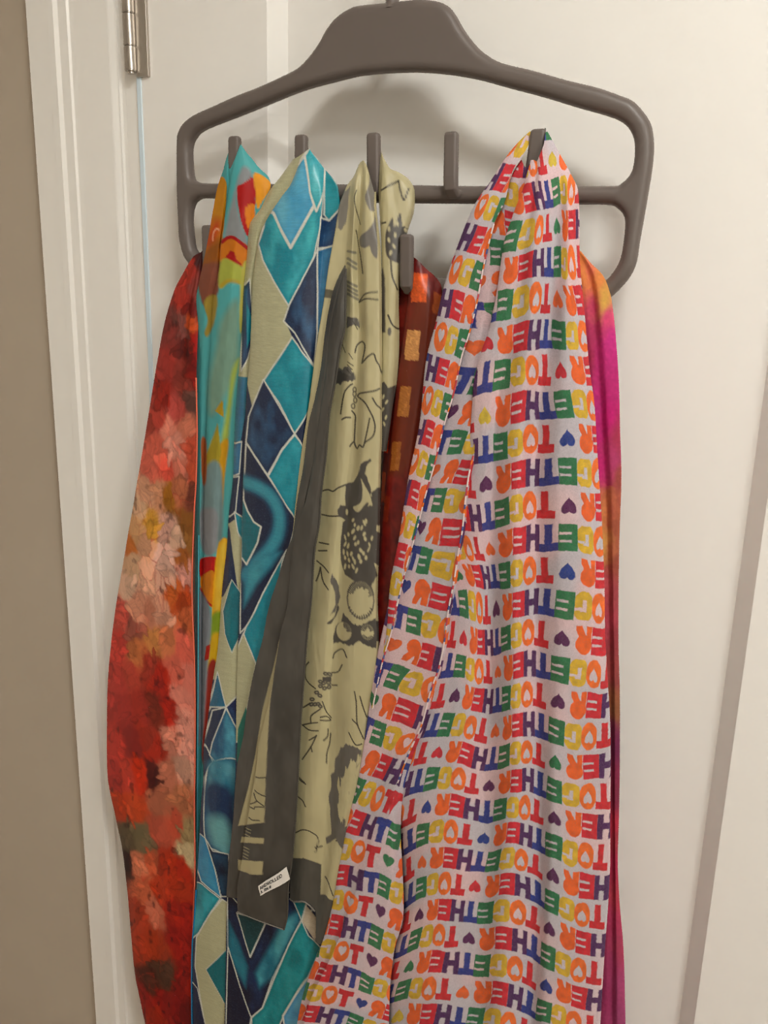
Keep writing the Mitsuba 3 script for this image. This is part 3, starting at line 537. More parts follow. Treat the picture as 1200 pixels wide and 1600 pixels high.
# ================================================================ scarf 3: teal, navy and cream satin in leaded diamonds
s3 = [R('-984,-500,16501,-859,16451 -1075,-540,16368,-969,16331 -1197,-540,16236,-1088,16202 -1295,-540,16084,-1183,16054 -1416,-540,15929,-1301,15903 -1461,-520,15661,-1333,15641 -1515,-500,15368,-1372,15356 -1543,-500,15000,-1399,15000 -1571,-500,14709,-1426,14719 -1615,-500,14343,-1469,14364 -1669,-480,13826,-1508,13868 -1691,-480,13471,-1530,13526 -1746,-480,13112,-1583,13180 -1856,-480,12214,-1688,12314 -1980,-480,11259,-1808,11393 -2069,-500,10664,-1908,10807 -2134,-500,10248,-1970,10405 -2138,-520,9641,-1989,9802 -2217,-560,8791,-2095,8941 -2287,-560,8103,-2163,8270 -2341,-560,7627,-2216,7805 -2375,-560,6909,-2250,7104 -2397,-560,6021,-2271,6238'),
      R('-951,-570,16475,-865,16441 -1041,-620,16336,-982,16315 -1144,-650,16211,-1102,16198 -1234,-660,16064,-1197,16055 -1360,-660,15912,-1322,15904 -1392,-660,15647,-1353,15641 -1432,-660,15359,-1393,15356 -1460,-660,14999,-1421,14999 -1494,-650,14715,-1447,14718 -1544,-640,14355,-1491,14363 -1591,-630,13850,-1530,13866 -1620,-620,13501,-1552,13524 -1674,-620,13149,-1606,13177 -1705,-620,12804,-1636,12838 -1782,-620,12269,-1712,12310 -1858,-620,11529,-1787,11582 -1905,-620,11332,-1833,11388 -1999,-630,10743,-1933,10801 -2056,-640,10341,-1996,10398 -2058,-650,10050,-2006,10103 -2096,-660,9736,-2050,9785 -2149,-660,9205,-2103,9259 -2178,-660,8873,-2132,8929 -2237,-660,8197,-2191,8260 -2291,-660,7728,-2244,7795 -2326,-660,7019,-2278,7092 -2348,-660,6143,-2300,6224'),
      R('-927,-600,16473,-859,16446 -959,-670,16323,-930,16313 -1053,-690,16190,-1035,16184 -1156,-700,16029,-1143,16026 -1246,-710,15876,-1240,15874 -1291,-710,15641,-1284,15640 -1336,-710,15356,-1330,15356 -1370,-710,15000,-1364,15000 -1410,-700,14719,-1397,14720 -1452,-690,14363,-1432,14366 -1504,-670,13862,-1471,13871 -1532,-660,13516,-1492,13530 -1569,-660,13169,-1529,13186 -1592,-660,12829,-1551,12849 -1634,-660,12304,-1593,12329 -1690,-660,11577,-1649,11609 -1729,-670,11015,-1694,11046 -1778,-680,10432,-1750,10461 -1829,-690,9830,-1807,9854 -1898,-700,9242,-1883,9260 -1970,-700,8541,-1956,8560 -2001,-710,7879,-1993,7890 -2030,-710,7186,-2023,7198 -2046,-710,6330,-2039,6344'),
      R('-885,-640,16473,-839,16455 -894,-670,16293,-865,16283 -992,-670,16163,-963,16154 -1113,-670,16004,-1083,15996 -1204,-680,15856,-1179,15851 -1254,-680,15644,-1229,15640 -1299,-670,15359,-1267,15356 -1325,-670,15002,-1293,15002 -1350,-660,14721,-1311,14723 -1390,-650,14364,-1345,14371 -1434,-640,13864,-1382,13878 -1461,-630,13518,-1402,13539 -1474,-630,13174,-1415,13199 -1516,-620,12486,-1450,12524 -1560,-620,11769,-1493,11818 -1598,-620,11022,-1531,11082 -1615,-630,10252,-1554,10317 -1675,-640,9437,-1620,9505 -1749,-660,8588,-1707,8647 -1780,-670,7707,-1745,7763 -1838,-670,6386,-1802,6452'),
      R('-827,-650,16495,-788,16479 -884,-710,16259,-878,16257 -977,-730,16137,-983,16139 -1105,-740,15978,-1117,15981 -1187,-740,15848,-1199,15851 -1244,-740,15638,-1257,15640 -1289,-740,15355,-1302,15356 -1308,-740,15001,-1321,15001 -1333,-730,14723,-1340,14722 -1381,-720,14369,-1381,14369 -1418,-710,13874,-1411,13876 -1445,-700,13531,-1432,13536 -1459,-700,13190,-1446,13196 -1507,-680,12504,-1481,12519 -1559,-670,11788,-1525,11812 -1597,-670,11045,-1563,11075 -1621,-670,10272,-1587,10309 -1682,-680,9461,-1654,9495 -1748,-700,8618,-1733,8638 -1779,-710,7741,-1772,7753 -1838,-710,6426,-1830,6439'),
      R('-770,-660,16521,-737,16507 -811,-770,16220,-839,16229 -877,-790,16007,-918,16018 -937,-800,15738,-985,15747 -993,-800,15352,-1040,15357 -1028,-790,15007,-1070,15007 -1063,-780,14733,-1100,14731 -1086,-770,14388,-1116,14384 -1125,-760,13904,-1149,13897 -1155,-750,13568,-1174,13561 -1193,-730,13227,-1199,13224 -1225,-710,12810,-1218,12814 -1303,-690,12366,-1284,12379 -1363,-680,11828,-1337,11847 -1421,-680,11089,-1395,11113 -1465,-680,10319,-1439,10348 -1512,-680,9513,-1485,9547 -1536,-690,8684,-1516,8713 -1494,-710,7853,-1487,7864 -1463,-720,6607,-1463,6607'),
      R('-739,-660,16540,-706,16525 -675,-750,16217,-692,16223 -700,-760,15899,-722,15905 -738,-760,15521,-760,15524 -763,-760,15188,-785,15189 -789,-760,14789,-812,14788 -835,-750,14401,-852,14398 -896,-740,13920,-908,13916 -938,-730,13586,-944,13584 -966,-720,13251,-966,13251 -1044,-690,12830,-1026,12840 -1124,-660,12386,-1088,12410 -1164,-650,11854,-1122,11887 -1201,-650,11124,-1158,11166 -1224,-650,10366,-1181,10416 -1215,-650,9584,-1171,9642 -1174,-660,8787,-1137,8844 -1115,-670,7967,-1084,8021 -1081,-680,6741,-1057,6792'),
      R('-738,-650,16536,-700,16520 -639,-690,16372,-623,16366 -583,-710,16167,-577,16166 -574,-710,15956,-569,15954 -623,-710,15634,-618,15633 -665,-700,15248,-654,15247 -689,-700,14850,-678,14850 -713,-700,14405,-702,14406 -773,-700,13925,-762,13928 -827,-690,13420,-810,13427 -886,-660,12844,-852,12864 -940,-630,12406,-889,12441 -952,-610,11879,-889,11931 -915,-610,10425,-852,10502 -843,-650,8894,-804,8960 -765,-700,8129,-754,8151 -707,-710,6942,-701,6955'),
      R('-748,-620,16527,-693,16504 -608,-640,16348,-566,16332 -583,-650,16177,-546,16164 -575,-650,16017,-538,16006 -586,-660,15747,-554,15740 -603,-660,15473,-571,15469 -626,-660,15080,-594,15079 -663,-660,14734,-631,14737 -708,-660,14379,-675,14384 -765,-640,13918,-721,13931 -816,-620,13408,-761,13433 -862,-600,12832,-795,12872 -887,-580,12399,-809,12454 -877,-570,11878,-793,11949 -828,-570,10426,-745,10530 -708,-620,8919,-654,9012 -641,-660,8144,-610,8207 -601,-660,6941,-569,7015'),
      R('-763,-580,16526,-687,16493 -580,-610,16342,-523,16319 -493,-630,16261,-447,16243 -462,-640,16174,-421,16159 -438,-660,16064,-408,16055 -472,-660,15853,-442,15845 -526,-660,15555,-495,15550 -556,-660,15323,-525,15320 -618,-660,14966,-586,14967 -669,-660,14646,-637,14650 -707,-660,14319,-675,14325 -755,-620,13886,-700,13903 -806,-600,13406,-740,13435 -822,-580,12833,-745,12879 -799,-550,11885,-706,11965 -715,-550,10445,-624,10562 -586,-580,8932,-514,9060 -533,-610,8313,-476,8425 -501,-630,6957,-455,7067'),
      R('-806,-500,16544,-687,16493 -649,-500,16354,-535,16310 -584,-500,16265,-472,16224 -557,-500,16178,-446,16140 -542,-500,16037,-432,16003 -578,-500,15819,-466,15792 -641,-500,15513,-527,15496 -665,-500,15331,-550,15320 -730,-500,14965,-613,14966 -782,-500,14576,-663,14590 -822,-500,14239,-702,14264 -848,-500,13863,-728,13900 -904,-500,13377,-782,13430 -903,-500,12801,-781,12874 -886,-460,11836,-742,11958 -779,-460,10379,-639,10558 -672,-460,8813,-537,9052 -626,-460,8154,-492,8419 -587,-460,6748,-455,7067')]
s3 = longer(s3)
v, f, uv, at = cloth(s3, .00075, wrinkle=.0011, wseed=3, ws=(60, 9))
cream, teal, navy, blue, mid, white = lin('b5b394'), lin('10899a'), lin('142c50'), lin('3f92b8'), lin('3a7f98'), lin('cfd0c8')
tl2, nv2, dk = lin('35a3b0'), lin('3a6a90'), lin('04494f')
pr = Print(uv, navy)
def P3(s, c, c2=None, **k): pr.poly(s, c, **{'col2': c2, 'outline': white, 'ow': .00075, 'wob': .0002, **k})
# left pleat
pr.ok = at < 4
P3(W('-865,16493 -1081,16250 -1217,16093 -1356,15921 -1436,15355 -1494,14215 -1333,14225 -1292,15066 -1174,15639 -1050,15941 -917,16045 -596,16166 -600,16581 -788,16567'), cream, outline=None)
P3(W('-1429,15355 -1329,15436 -1292,15066 -1265,14961 -1354,14710 -1443,14586'), navy, nv2)
P3(W('-1374,15240 -1319,15124 -1279,14967 -1367,14799'), teal, outline=None)
P3(W('-1634,14547 -1357,14529 -1392,14159 -1455,13904 -1612,13892'), mid, nv2, outline=None)
P3(W('-1651,13857 -1440,13905 -1476,13583 -1644,13515'), nv2, blue)
P3(W('-1659,13514 -1477,13557 -1529,13186 -1669,13090'), navy)
P3(W('-1624,13055 -1546,13104 -1448,13050 -1419,12494 -1469,12314 -1590,12468 -1726,12075 -1810,11613 -1852,11310 -1799,11135 -1695,11008 -1537,11192 -1480,11678 -1473,12105'), cream, outline=None)
P3(W('-1797,12120 -1590,12468 -1431,12251 -1482,11605 -1608,11653 -1695,11008 -1852,11310'), cream, outline=None)
P3(W('-1590,12461 -1476,12334 -1468,11929 -1608,11653 -1699,11852 -1725,12097'), lin('046f7c'), lin('0c7f8a'), smooth=False, ow=.0004)
P3(W('-1544,13184 -1439,13144 -1413,12868 -1503,12976'), teal, ow=.0008)
P3(W('-1808,11393 -1695,11008 -1903,10961 -1957,10834'), lin('1f6a88'), nv2)
P3(W('-1695,11008 -1887,10926 -2001,10514 -1905,10304 -1812,10638'), navy)
P3(W('-1695,10993 -1593,10843 -1530,10707 -1536,10399 -1863,10315 -1946,10372 -1899,10540'), lin('20587c'), lin('5aa0b4'))
P3(W('-1695,11008 -1488,11240 -1497,10715 -1601,10841'), lin('102a58'), nv2)
P3(W('-1871,10312 -1552,10395 -1578,9919 -1660,9215 -1850,9188 -2022,9300 -1998,10081'), lin('174a70'), lin('69a4b0'), smooth=True)
P3(W('-1977,10206 -1862,10354 -1570,10352 -1593,9994 -1787,9979'), lin('2c7890'), lin('5b98a8'), outline=None, soft=.004, smooth=True)
P3(W('-1983,10005 -1660,10015 -1603,9511 -1798,9533 -1991,9720'), lin('12385e'), outline=None, soft=.005, smooth=True)
P3(W('-1970,9563 -1752,9668 -1622,9424 -1763,9215 -1935,9286'), lin('6fa4a8'), outline=None, soft=.006, smooth=True, alpha=.8)
P3(W('-2022,9300 -1921,9165 -1703,9201 -1672,8659 -1822,8607 -1910,8917'), lin('0c2440'), lin('2a5a78'))
P3(W('-2126,9351 -2022,9300 -1892,8923 -1822,8590 -2103,8699 -2168,8917'), lin('3382aa'), lin('4a9ab8'))
P3(W('-2221,8685 -2095,8667 -1832,8569 -1962,8342 -2154,7981 -2289,7823'), lin('127c8a'), tl2)
P3(W('-1805,8579 -1709,8544 -1756,6473 -2039,6344 -2166,7093 -2227,7483 -2194,7903 -1962,8342'), cream, outline=white)
P3(W('-1777,7892 -1725,7860 -1741,7132 -1813,7138 -2060,7504'), lin('047078'), ow=.0004)
P3(W('-2310,7266 -2200,7171 -2019,6353 -2349,6202'), lin('10264c'))
# front
pr.ok = at >= 4
P3(W('-1235,15752 -1110,16046 -950,16181 -814,16376 -725,16496 -700,16561 -981,16500 -1252,16029 -1397,15528 -1372,14467 -1311,14226 -1186,14513 -879,14919 -953,15073 -919,15210 -1188,15611'), cream, outline=None)
P3(W('-1357,15413 -1279,14979 -1310,14830 -1368,14709'), cream, outline=None)
P3(W('-700,16546 -536,16361 -559,16165 -594,15902 -656,15622 -773,15414 -913,15199 -1067,15413 -1188,15600 -1235,15741 -1171,15917 -1110,16046'), teal, lin('4cb8c0'))  # paler teal mixed in as a painted satin sheen
P3(W('-750,16471 -705,16276 -653,16063 -892,15707 -1110,16046 -982,16235'), lin('4a9cc0'), lin('6cb4cc'), ow=.0014)
P3(W('-750,16471 -700,16535 -548,16362 -559,16165 -639,16010 -698,16170'), tl2, lin('7accd0'), ow=.0010)
P3(W('-548,16383 -378,16158 -407,16002 -499,15926 -557,15980'), lin('1d8c98'), tl2)
P3(W('-595,15955 -493,15926 -395,16028 -416,15791 -465,15706 -618,15698'), lin('1a3c66'), nv2)
P3(W('-656,15617 -618,15687 -613,14966 -644,14667 -852,14960 -967,15061 -906,15210'), navy, nv2)
P3(W('-618,15682 -453,15717 -500,15414 -586,14955 -613,14966'), lin('2f6c94'), lin('4d94b8'))
P3(W('-879,14919 -758,14778 -637,14655 -688,14265 -783,14018 -852,14025 -1019,14305 -1186,14507'), teal, tl2)
P3(W('-1186,14519 -1019,14275 -852,14025 -993,13866 -1152,13601 -1295,13778 -1396,13909 -1363,14161'), navy, nv2)
P3(W('-852,14025 -688,14265 -714,13962 -755,13886'), navy)
P3(W('-852,14013 -755,13898 -796,13523 -852,13187 -1023,13424 -1145,13589 -993,13854'), teal, tl2)
P3(W('-1396,13896 -1152,13589 -838,13176 -924,12867 -1208,12391 -1396,12013 -1500,11888 -1488,12518 -1436,13328'), lin('0c2648'))
for w_, c_ in ((.0085, lin('1c5a78')), (.0055, lin('3f93a4'))):
    pr.line(W('-1433,13510 -1248,13464 -1110,13376 -1024,13212 -1040,13015 -1144,12837 -1295,12682 -1419,12529'), w_, c_, soft=.0028)
P3(W('-1449,12592 -1204,12796 -997,12844 -1108,12676 -1298,12445 -1456,12178'), lin('2f8298'), lin('4aa0ac'), outline=None, soft=.003)
P3(W('-1457,13378 -1393,13215 -1319,13112 -1230,13070 -1277,12899 -1417,12651 -1477,12724'), lin('07707c'), ow=.0010)
P3(W('-946,12864 -997,12725 -1036,12452 -1151,12022 -1309,11568 -1461,11881 -1428,11972 -1317,12166 -1208,12391'), teal, tl2)
P3(W('-1461,11895 -1309,11582 -1436,11015 -1548,10626 -1647,10602 -1560,11662'), cream)
P3(W('-1443,11065 -1545,10779 -1569,10391 -1489,10257 -1360,10748'), lin('047468'), outline=None)
P3(W('-1732,8680 -1536,8537 -1434,7928 -1223,8480 -1178,8830 -538,9132 -692,8674 -764,8664 -934,8250 -1145,7737 -1278,7283 -1438,7079 -1591,7467 -1741,7942'), lin('071c38'), lin('12345c'))
P3(W('-1724,8298 -1597,8084 -1463,7786 -1503,7458 -1623,7633 -1743,7853'), lin('1c6a80'), lin('2a8294'), outline=None, soft=.0025)
P3(W('-788,8803 -788,8622 -951,8227 -1145,7755 -1319,7534 -1377,7732 -1184,8154 -1015,8556'), lin('1f6f84'), lin('54a4b0'), outline=None, soft=.003)
P3(W('-1607,8443 -1198,8523 -1434,7928'), dk, ow=.0008)
P3(W('-764,8664 -675,8498 -516,8410 -689,7922 -894,7491 -1004,7267 -1196,6729 -1445,6615 -1429,7083 -1278,7283 -1120,7747 -934,8250'), lin('047d84'), lin('2a9aa0'))
P3(W('-1741,7924 -1591,7467 -1438,7079 -1508,6586 -1812,6447'), lin('08203e'))
P3(W('-1004,7285 -729,7863 -375,8464 -358,7111 -937,6847'), lin('4a8fb8'), lin('6cb0cc'), ow=.0012)
P3(W('-764,8664 -724,8890 -534,8731 -595,8462'), lin('c0b4a0'), outline=None)
P3(W('-868,8856 -693,8934 -764,8664'), lin('048088'), ow=.0008)
pr.ok[:] = True
grain = noise2(uv[:, 0], uv[:, 1], 160, 2600, 51, 2)
pr.c *= (.84 + .32 * grain)[:, None]
sp = np.clip((noise2(uv[:, 0], uv[:, 1], 900, 1300, 52, 2) - .55) / .3, 0, 1)[:, None] * .08
pr.c = pr.c * (1 - sp) + lin('a8c8d0') * sp
finish_cloth('diamond_scarf__cloth', (v, f, uv), pr, 'mat_satin')
scene['mat_hem_blue'] = pbr(lin('1d6f9c'), .5, .3)
hem('diamond_scarf__hem', arc_resample(s3[1], 80)[54:] + [0, -.0008, 0, 0, 0], .0009, 'mat_hem_blue')
tag('diamond_scarf', 'shiny teal, navy and cream scarf with white-lined diamonds on the second upper peg', 'scarf'); tag('diamond_scarf__hem', 'blue stitched hem')

# ================================================================ scarf 4: cream silk with grey flowers and a grey border
s4g = [R('-369,-500,16320,-226,16260 -415,-520,16223,-278,16171 -459,-540,16083,-331,16040 -484,-560,15865,-364,15833 -546,-580,15467,-434,15452 -583,-580,15197,-469,15190 -658,-580,14733,-542,14742 -723,-580,14252,-605,14277 -801,-560,13749,-669,13794 -882,-540,13224,-737,13294 -951,-520,12542,-792,12646 -951,-520,11846,-792,11978 -966,-520,10363,-807,10558 -949,-520,8728,-791,8992'),
       R('-334,-600,16295,-238,16256 -365,-660,16208,-297,16182 -405,-700,16057,-355,16041 -436,-720,15845,-395,15834 -508,-730,15457,-472,15452 -538,-730,15248,-502,15245 -600,-730,14898,-563,14899 -644,-730,14609,-607,14613 -683,-730,14355,-645,14362 -728,-720,14131,-684,14141 -774,-710,13895,-724,13911 -837,-710,13423,-786,13445 -885,-700,13018,-828,13048 -922,-700,12598,-864,12635 -938,-700,11914,-880,11962 -918,-710,11215,-866,11268 -920,-710,10479,-868,10542 -921,-710,9712,-869,9785 -914,-710,8881,-862,8967'),
       R('-295,-620,16347,-209,16310 -320,-700,16133,-271,16115 -340,-710,15791,-296,15780 -373,-710,15523,-329,15516 -413,-710,15194,-368,15192 -453,-720,14743,-413,14746 -495,-730,14278,-459,14286 -537,-730,13796,-501,13809 -581,-730,13298,-544,13316 -646,-730,12648,-609,12673 -709,-740,11972,-676,12000 -766,-740,11263,-733,11298 -810,-740,10524,-776,10566 -862,-730,9742,-822,9799 -879,-730,8884,-838,8951'),
       R('-244,-640,16407,-169,16373 -226,-770,16144,-212,16138 -235,-790,15832,-230,15830 -242,-800,15515,-242,15515 -224,-800,15193,-224,15193 -230,-800,14864,-230,14864 -262,-800,14527,-262,14527 -291,-800,13946,-291,13946 -342,-800,13339,-342,13339 -401,-800,12704,-401,12704 -438,-800,12309,-438,12309 -480,-800,11630,-480,11630 -525,-800,10920,-525,10920 -594,-800,10171,-594,10171 -657,-790,9535,-652,9544 -694,-790,8986,-688,8995'),
       R('-217,-660,16412,-151,16382 -198,-740,16147,-170,16136 -220,-740,15732,-191,15725 -193,-750,15250,-170,15248 -176,-760,14949,-157,14949 -207,-770,14528,-193,14530 -228,-770,13948,-214,13953 -279,-770,13463,-264,13470 -323,-760,13022,-304,13034 -356,-750,12568,-331,12587 -397,-750,12034,-372,12057 -425,-750,11344,-399,11372 -431,-750,10629,-406,10663 -460,-750,9878,-434,9917 -523,-750,9277,-497,9322 -587,-740,8865,-555,8922'),
       R('-177,-680,16381,-121,16355 -106,-810,16132,-110,16134 -83,-840,15719,-101,15724 -55,-850,15247,-78,15249 -41,-850,14925,-64,14924 -40,-860,14541,-67,14536 -52,-860,13973,-79,13964 -71,-860,13383,-99,13367 -91,-860,12768,-118,12747 -105,-860,12129,-132,12101 -137,-850,11454,-161,11426 -164,-840,10749,-183,10722 -270,-820,9980,-280,9964 -404,-800,9158,-404,9158 -542,-790,8523,-537,8533'),
       R('-75,-720,16145,-39,16131 -28,-800,15903,-28,15903 17,-820,15642,9,15644 41,-820,15196,33,15197 65,-820,14544,56,14542 79,-820,14037,70,14034 72,-820,13834,63,13830 75,-820,13241,66,13236 71,-820,12625,63,12617 93,-810,12147,88,12143 62,-790,11693,66,11698 13,-770,11383,26,11400 -49,-750,10623,-26,10657 -144,-740,10153,-116,10198 -241,-730,9551,-208,9610 -316,-730,9041,-282,9106 -433,-730,8466,-397,8537'),
       R('-85,-660,16166,-22,16141 -48,-700,15916,-4,15902 -11,-700,15654,32,15644 13,-700,15200,57,15197 32,-700,14536,75,14543 37,-680,14017,89,14035 30,-680,13810,82,13832 34,-680,13205,85,13238 31,-680,12576,82,12620 48,-660,12084,108,12146 18,-640,11620,86,11702 -32,-620,11303,46,11405 -80,-600,10530,9,10666 -157,-600,10063,-67,10213 -250,-600,9458,-157,9627 -333,-600,8938,-237,9122 -474,-600,8327,-374,8530')]
s4r = [R('-78,-620,16161,2,16130 -38,-670,15920,20,15901 -10,-690,15655,38,15644 9,-690,15200,57,15197 15,-690,14760,63,14764 15,-690,14307,62,14318 21,-680,13927,72,13947'),
       R('-85,-570,16499,16,16447 2,-660,16254,63,16227 51,-710,15938,89,15925 68,-730,15624,98,15617 91,-740,15200,117,15198 98,-740,14764,123,14766 88,-730,14314,118,14322 61,-700,13933,104,13950'),
       R('-15,-570,16362,83,16315 124,-640,16226,190,16196 159,-660,15941,217,15921 143,-680,15628,192,15616 140,-700,15202,182,15199 142,-700,14765,183,14769 127,-690,14314,173,14325 72,-680,13932,122,13951'),
       R('14,-540,16346,124,16293 161,-560,16264,258,16218 219,-580,16171,306,16132 231,-600,16050,310,16018 184,-610,15833,261,15809 137,-620,15596,211,15580 134,-630,15258,204,15252 151,-640,14847,217,14851 146,-640,14641,211,14649 113,-640,14309,179,14326 67,-640,13926,135,13952'),
       R('-31,-460,16352,113,16284 83,-440,16278,230,16209 135,-440,16187,278,16123 138,-440,16077,282,16019 94,-460,15853,232,15810 49,-480,15609,181,15580 41,-480,15264,174,15251 55,-480,14843,187,14850 49,-480,14630,181,14648 23,-500,14292,148,14324 -9,-520,13904,110,13950')]
s4f = [R('-314,-780,15549,-305,15548 -435,-770,15318,-420,15316 -496,-770,15041,-480,15041 -557,-770,14614,-541,14616 -608,-770,14391,-592,14394 -674,-770,14139,-657,14143 -713,-770,13835,-697,13840 -754,-770,13598,-737,13605 -789,-770,13407,-772,13415 -845,-770,13039,-828,13048 -917,-770,12868,-899,12878 -1005,-770,12605,-987,12616 -1142,-770,12165,-1123,12178 -1197,-770,11892,-1178,11906 -1277,-770,11616,-1258,11632 -1403,-770,11045,-1383,11064 -1448,-770,10752,-1428,10772 -1536,-770,10349,-1516,10371 -1590,-770,9747,-1569,9772 -1671,-770,9113,-1650,9141 -1707,-770,8667,-1686,8696'),
       R('-293,-810,15541,-298,15542 -378,-820,15272,-388,15273 -432,-820,15042,-442,15042 -485,-820,14619,-495,14618 -534,-820,14283,-545,14280 -598,-820,13852,-609,13848 -671,-820,13461,-682,13456 -753,-820,13043,-764,13037 -824,-820,12712,-835,12705 -889,-820,12305,-901,12297 -962,-810,11950,-968,11946 -1061,-800,11509,-1061,11509 -1157,-800,11058,-1157,11058 -1238,-800,10707,-1238,10707 -1298,-800,10413,-1298,10413 -1375,-800,10047,-1375,10047 -1458,-800,9526,-1458,9526 -1541,-800,9095,-1541,9095 -1583,-800,8724,-1583,8724'),
       R('-293,-810,15541,-298,15542 -371,-820,15272,-382,15273 -425,-820,15042,-436,15042 -479,-820,14620,-489,14618 -528,-820,14283,-538,14281 -591,-820,13852,-602,13849 -669,-810,13459,-675,13456 -750,-800,13039,-750,13039 -798,-790,12707,-792,12711 -840,-780,12334,-828,12343 -899,-780,11985,-887,11995 -996,-770,11510,-978,11526 -1090,-770,11059,-1072,11077 -1179,-770,10706,-1160,10726 -1229,-770,10415,-1210,10437 -1298,-770,10051,-1278,10074 -1360,-770,9680,-1340,9705 -1425,-770,9194,-1405,9221 -1492,-770,8725,-1472,8754'),
       R('-288,-820,15535,-298,15537 -360,-830,15272,-375,15273 -414,-830,15042,-429,15042 -467,-830,14621,-482,14619 -511,-840,14286,-532,14281 -574,-840,13856,-595,13849 -646,-840,13467,-668,13457 -791,-840,13043,-814,13031 -821,-850,12720,-850,12702 -857,-850,12354,-886,12333 -946,-850,12002,-976,11978 -1023,-850,11538,-1053,11511 -1118,-850,11090,-1149,11059 -1207,-850,10740,-1238,10707 -1242,-850,10456,-1274,10420 -1310,-850,10095,-1343,10056 -1373,-850,9727,-1406,9685 -1447,-850,9242,-1480,9196 -1520,-840,8800,-1548,8761 -1516,-840,8602,-1543,8561'),
       R('-288,-820,15525,-298,15526 -314,-860,15244,-343,15246 -342,-870,14971,-377,14971 -376,-870,14626,-411,14622 -412,-880,14295,-453,14286 -473,-880,13870,-515,13856 -530,-880,13487,-572,13467 -603,-890,13079,-652,13052 -657,-890,12563,-707,12528 -720,-890,12025,-770,11982 -792,-890,11465,-844,11414 -860,-890,10955,-912,10897 -907,-890,10433,-960,10368 -978,-880,9803,-1026,9737 -1061,-880,9229,-1110,9156 -1170,-870,8616,-1215,8546'),
       R('-282,-820,15514,-292,15516 -268,-840,15245,-287,15247 -271,-840,15045,-290,15045 -317,-840,14834,-337,14833 -358,-840,14552,-378,14549 -376,-840,14466,-396,14463 -419,-840,14233,-439,14229 -447,-840,13867,-468,13860 -497,-840,13483,-518,13473 -509,-840,13254,-530,13243 -561,-840,12934,-582,12921 -587,-850,12451,-614,12431 -635,-850,12026,-662,12003 -670,-860,11464,-703,11431 -699,-860,11086,-732,11049 -720,-860,10613,-754,10572 -765,-860,9855,-799,9807 -804,-860,9458,-838,9405 -843,-860,9153,-878,9098 -852,-860,8846,-887,8788 -900,-860,8609,-936,8548')]
parts4 = [cloth(s4g, .00075, wrinkle=.0013, wseed=4, ws=(80, 16)), cloth(s4r, .00075, wrinkle=.0013, wseed=5, ws=(80, 16)), cloth(s4f, .00075, wrinkle=.0016, wseed=6, ws=(80, 24))]
v, f, uv, pid = merge(parts4)
cr, gr, gd, ink = lin('bdb592'), lin('6c6862'), lin('57534e'), lin('4a463c')
pr = Print(uv, cr)
pr.c *= (.86 + .28 * noise2(uv[:, 0], uv[:, 1], 45, 25, 7))[:, None]
pr.ok = pid == 0
L4 = lambda s, w=.0007, c=ink: pr.line(s, w, c)
def P4(s, c=gr, **k): pr.poly(s, c, **{'wob': .0004, 'mottle': .12, **k})
# scalloped petals at the top
P4(W('-85,16299 -51,16282 -33,16169 -40,16030 -28,15979 -83,16000 -120,16096 -91,16196'), lin('85817a'), smooth=True)
P4(W('-28,15966 -56,15891 -106,15821 -162,15764 -156,15705 -118,15685 -76,15704 -57,15645 -8,15612 -8,15774'), lin('7d7974'), smooth=True)
L4(W('-203,16151 -224,16088 -199,15972 -160,15880'), .0004); L4(W('-204,15830 -155,15646 -128,15475'), .0005)
L4(W('-162,15241 -94,15309 4,15327'), .0006); L4(W('-162,15235 -93,15265 13,15260'), .0006)
# striped tube on the left
stripes = W('-287,15602 -197,15555 -286,15562 -196,15515 -287,15409 -190,15369 -283,15375 -187,15328 -279,15341 -183,15295 -282,15308 -176,15259 -285,15661 -208,15647')
for k_ in range(0, len(stripes), 2): L4(stripes[k_:k_ + 2], .0011, lin('8a8676'))
P4(W('-285,15114 -166,15097 -156,15025 -212,15044 -283,15015'), gr, hatch=.002)
P4(W('-354,16131 -271,16185 -283,16013 -312,15884 -349,15833 -388,15854'), lin('86827a'), hatch=.002)
P4(W('-499,15347 -404,15334 -419,15266 -507,15272'), lin('6c6858'))
P4(W('-366,14635 -284,14681 -212,14635 -187,14559 -282,14561 -329,14523 -386,14549'), gr, hatch=.003, smooth=True)
hl = W('-258,14797 -214,14748 -266,14721 -208,14690 -270,14696 -217,14656 -274,14653 -226,14613 -216,15071 -172,15006 -325,14870 -296,14804')
for k_ in range(0, len(hl), 2): L4(hl[k_:k_ + 2], .0004)
P4(W('-365,14624 -336,14642 -293,14619 -254,14595 -207,14631 -197,14581 -225,14550 -282,14555 -311,14550 -349,14522 -378,14525'), gd, hatch=.002)
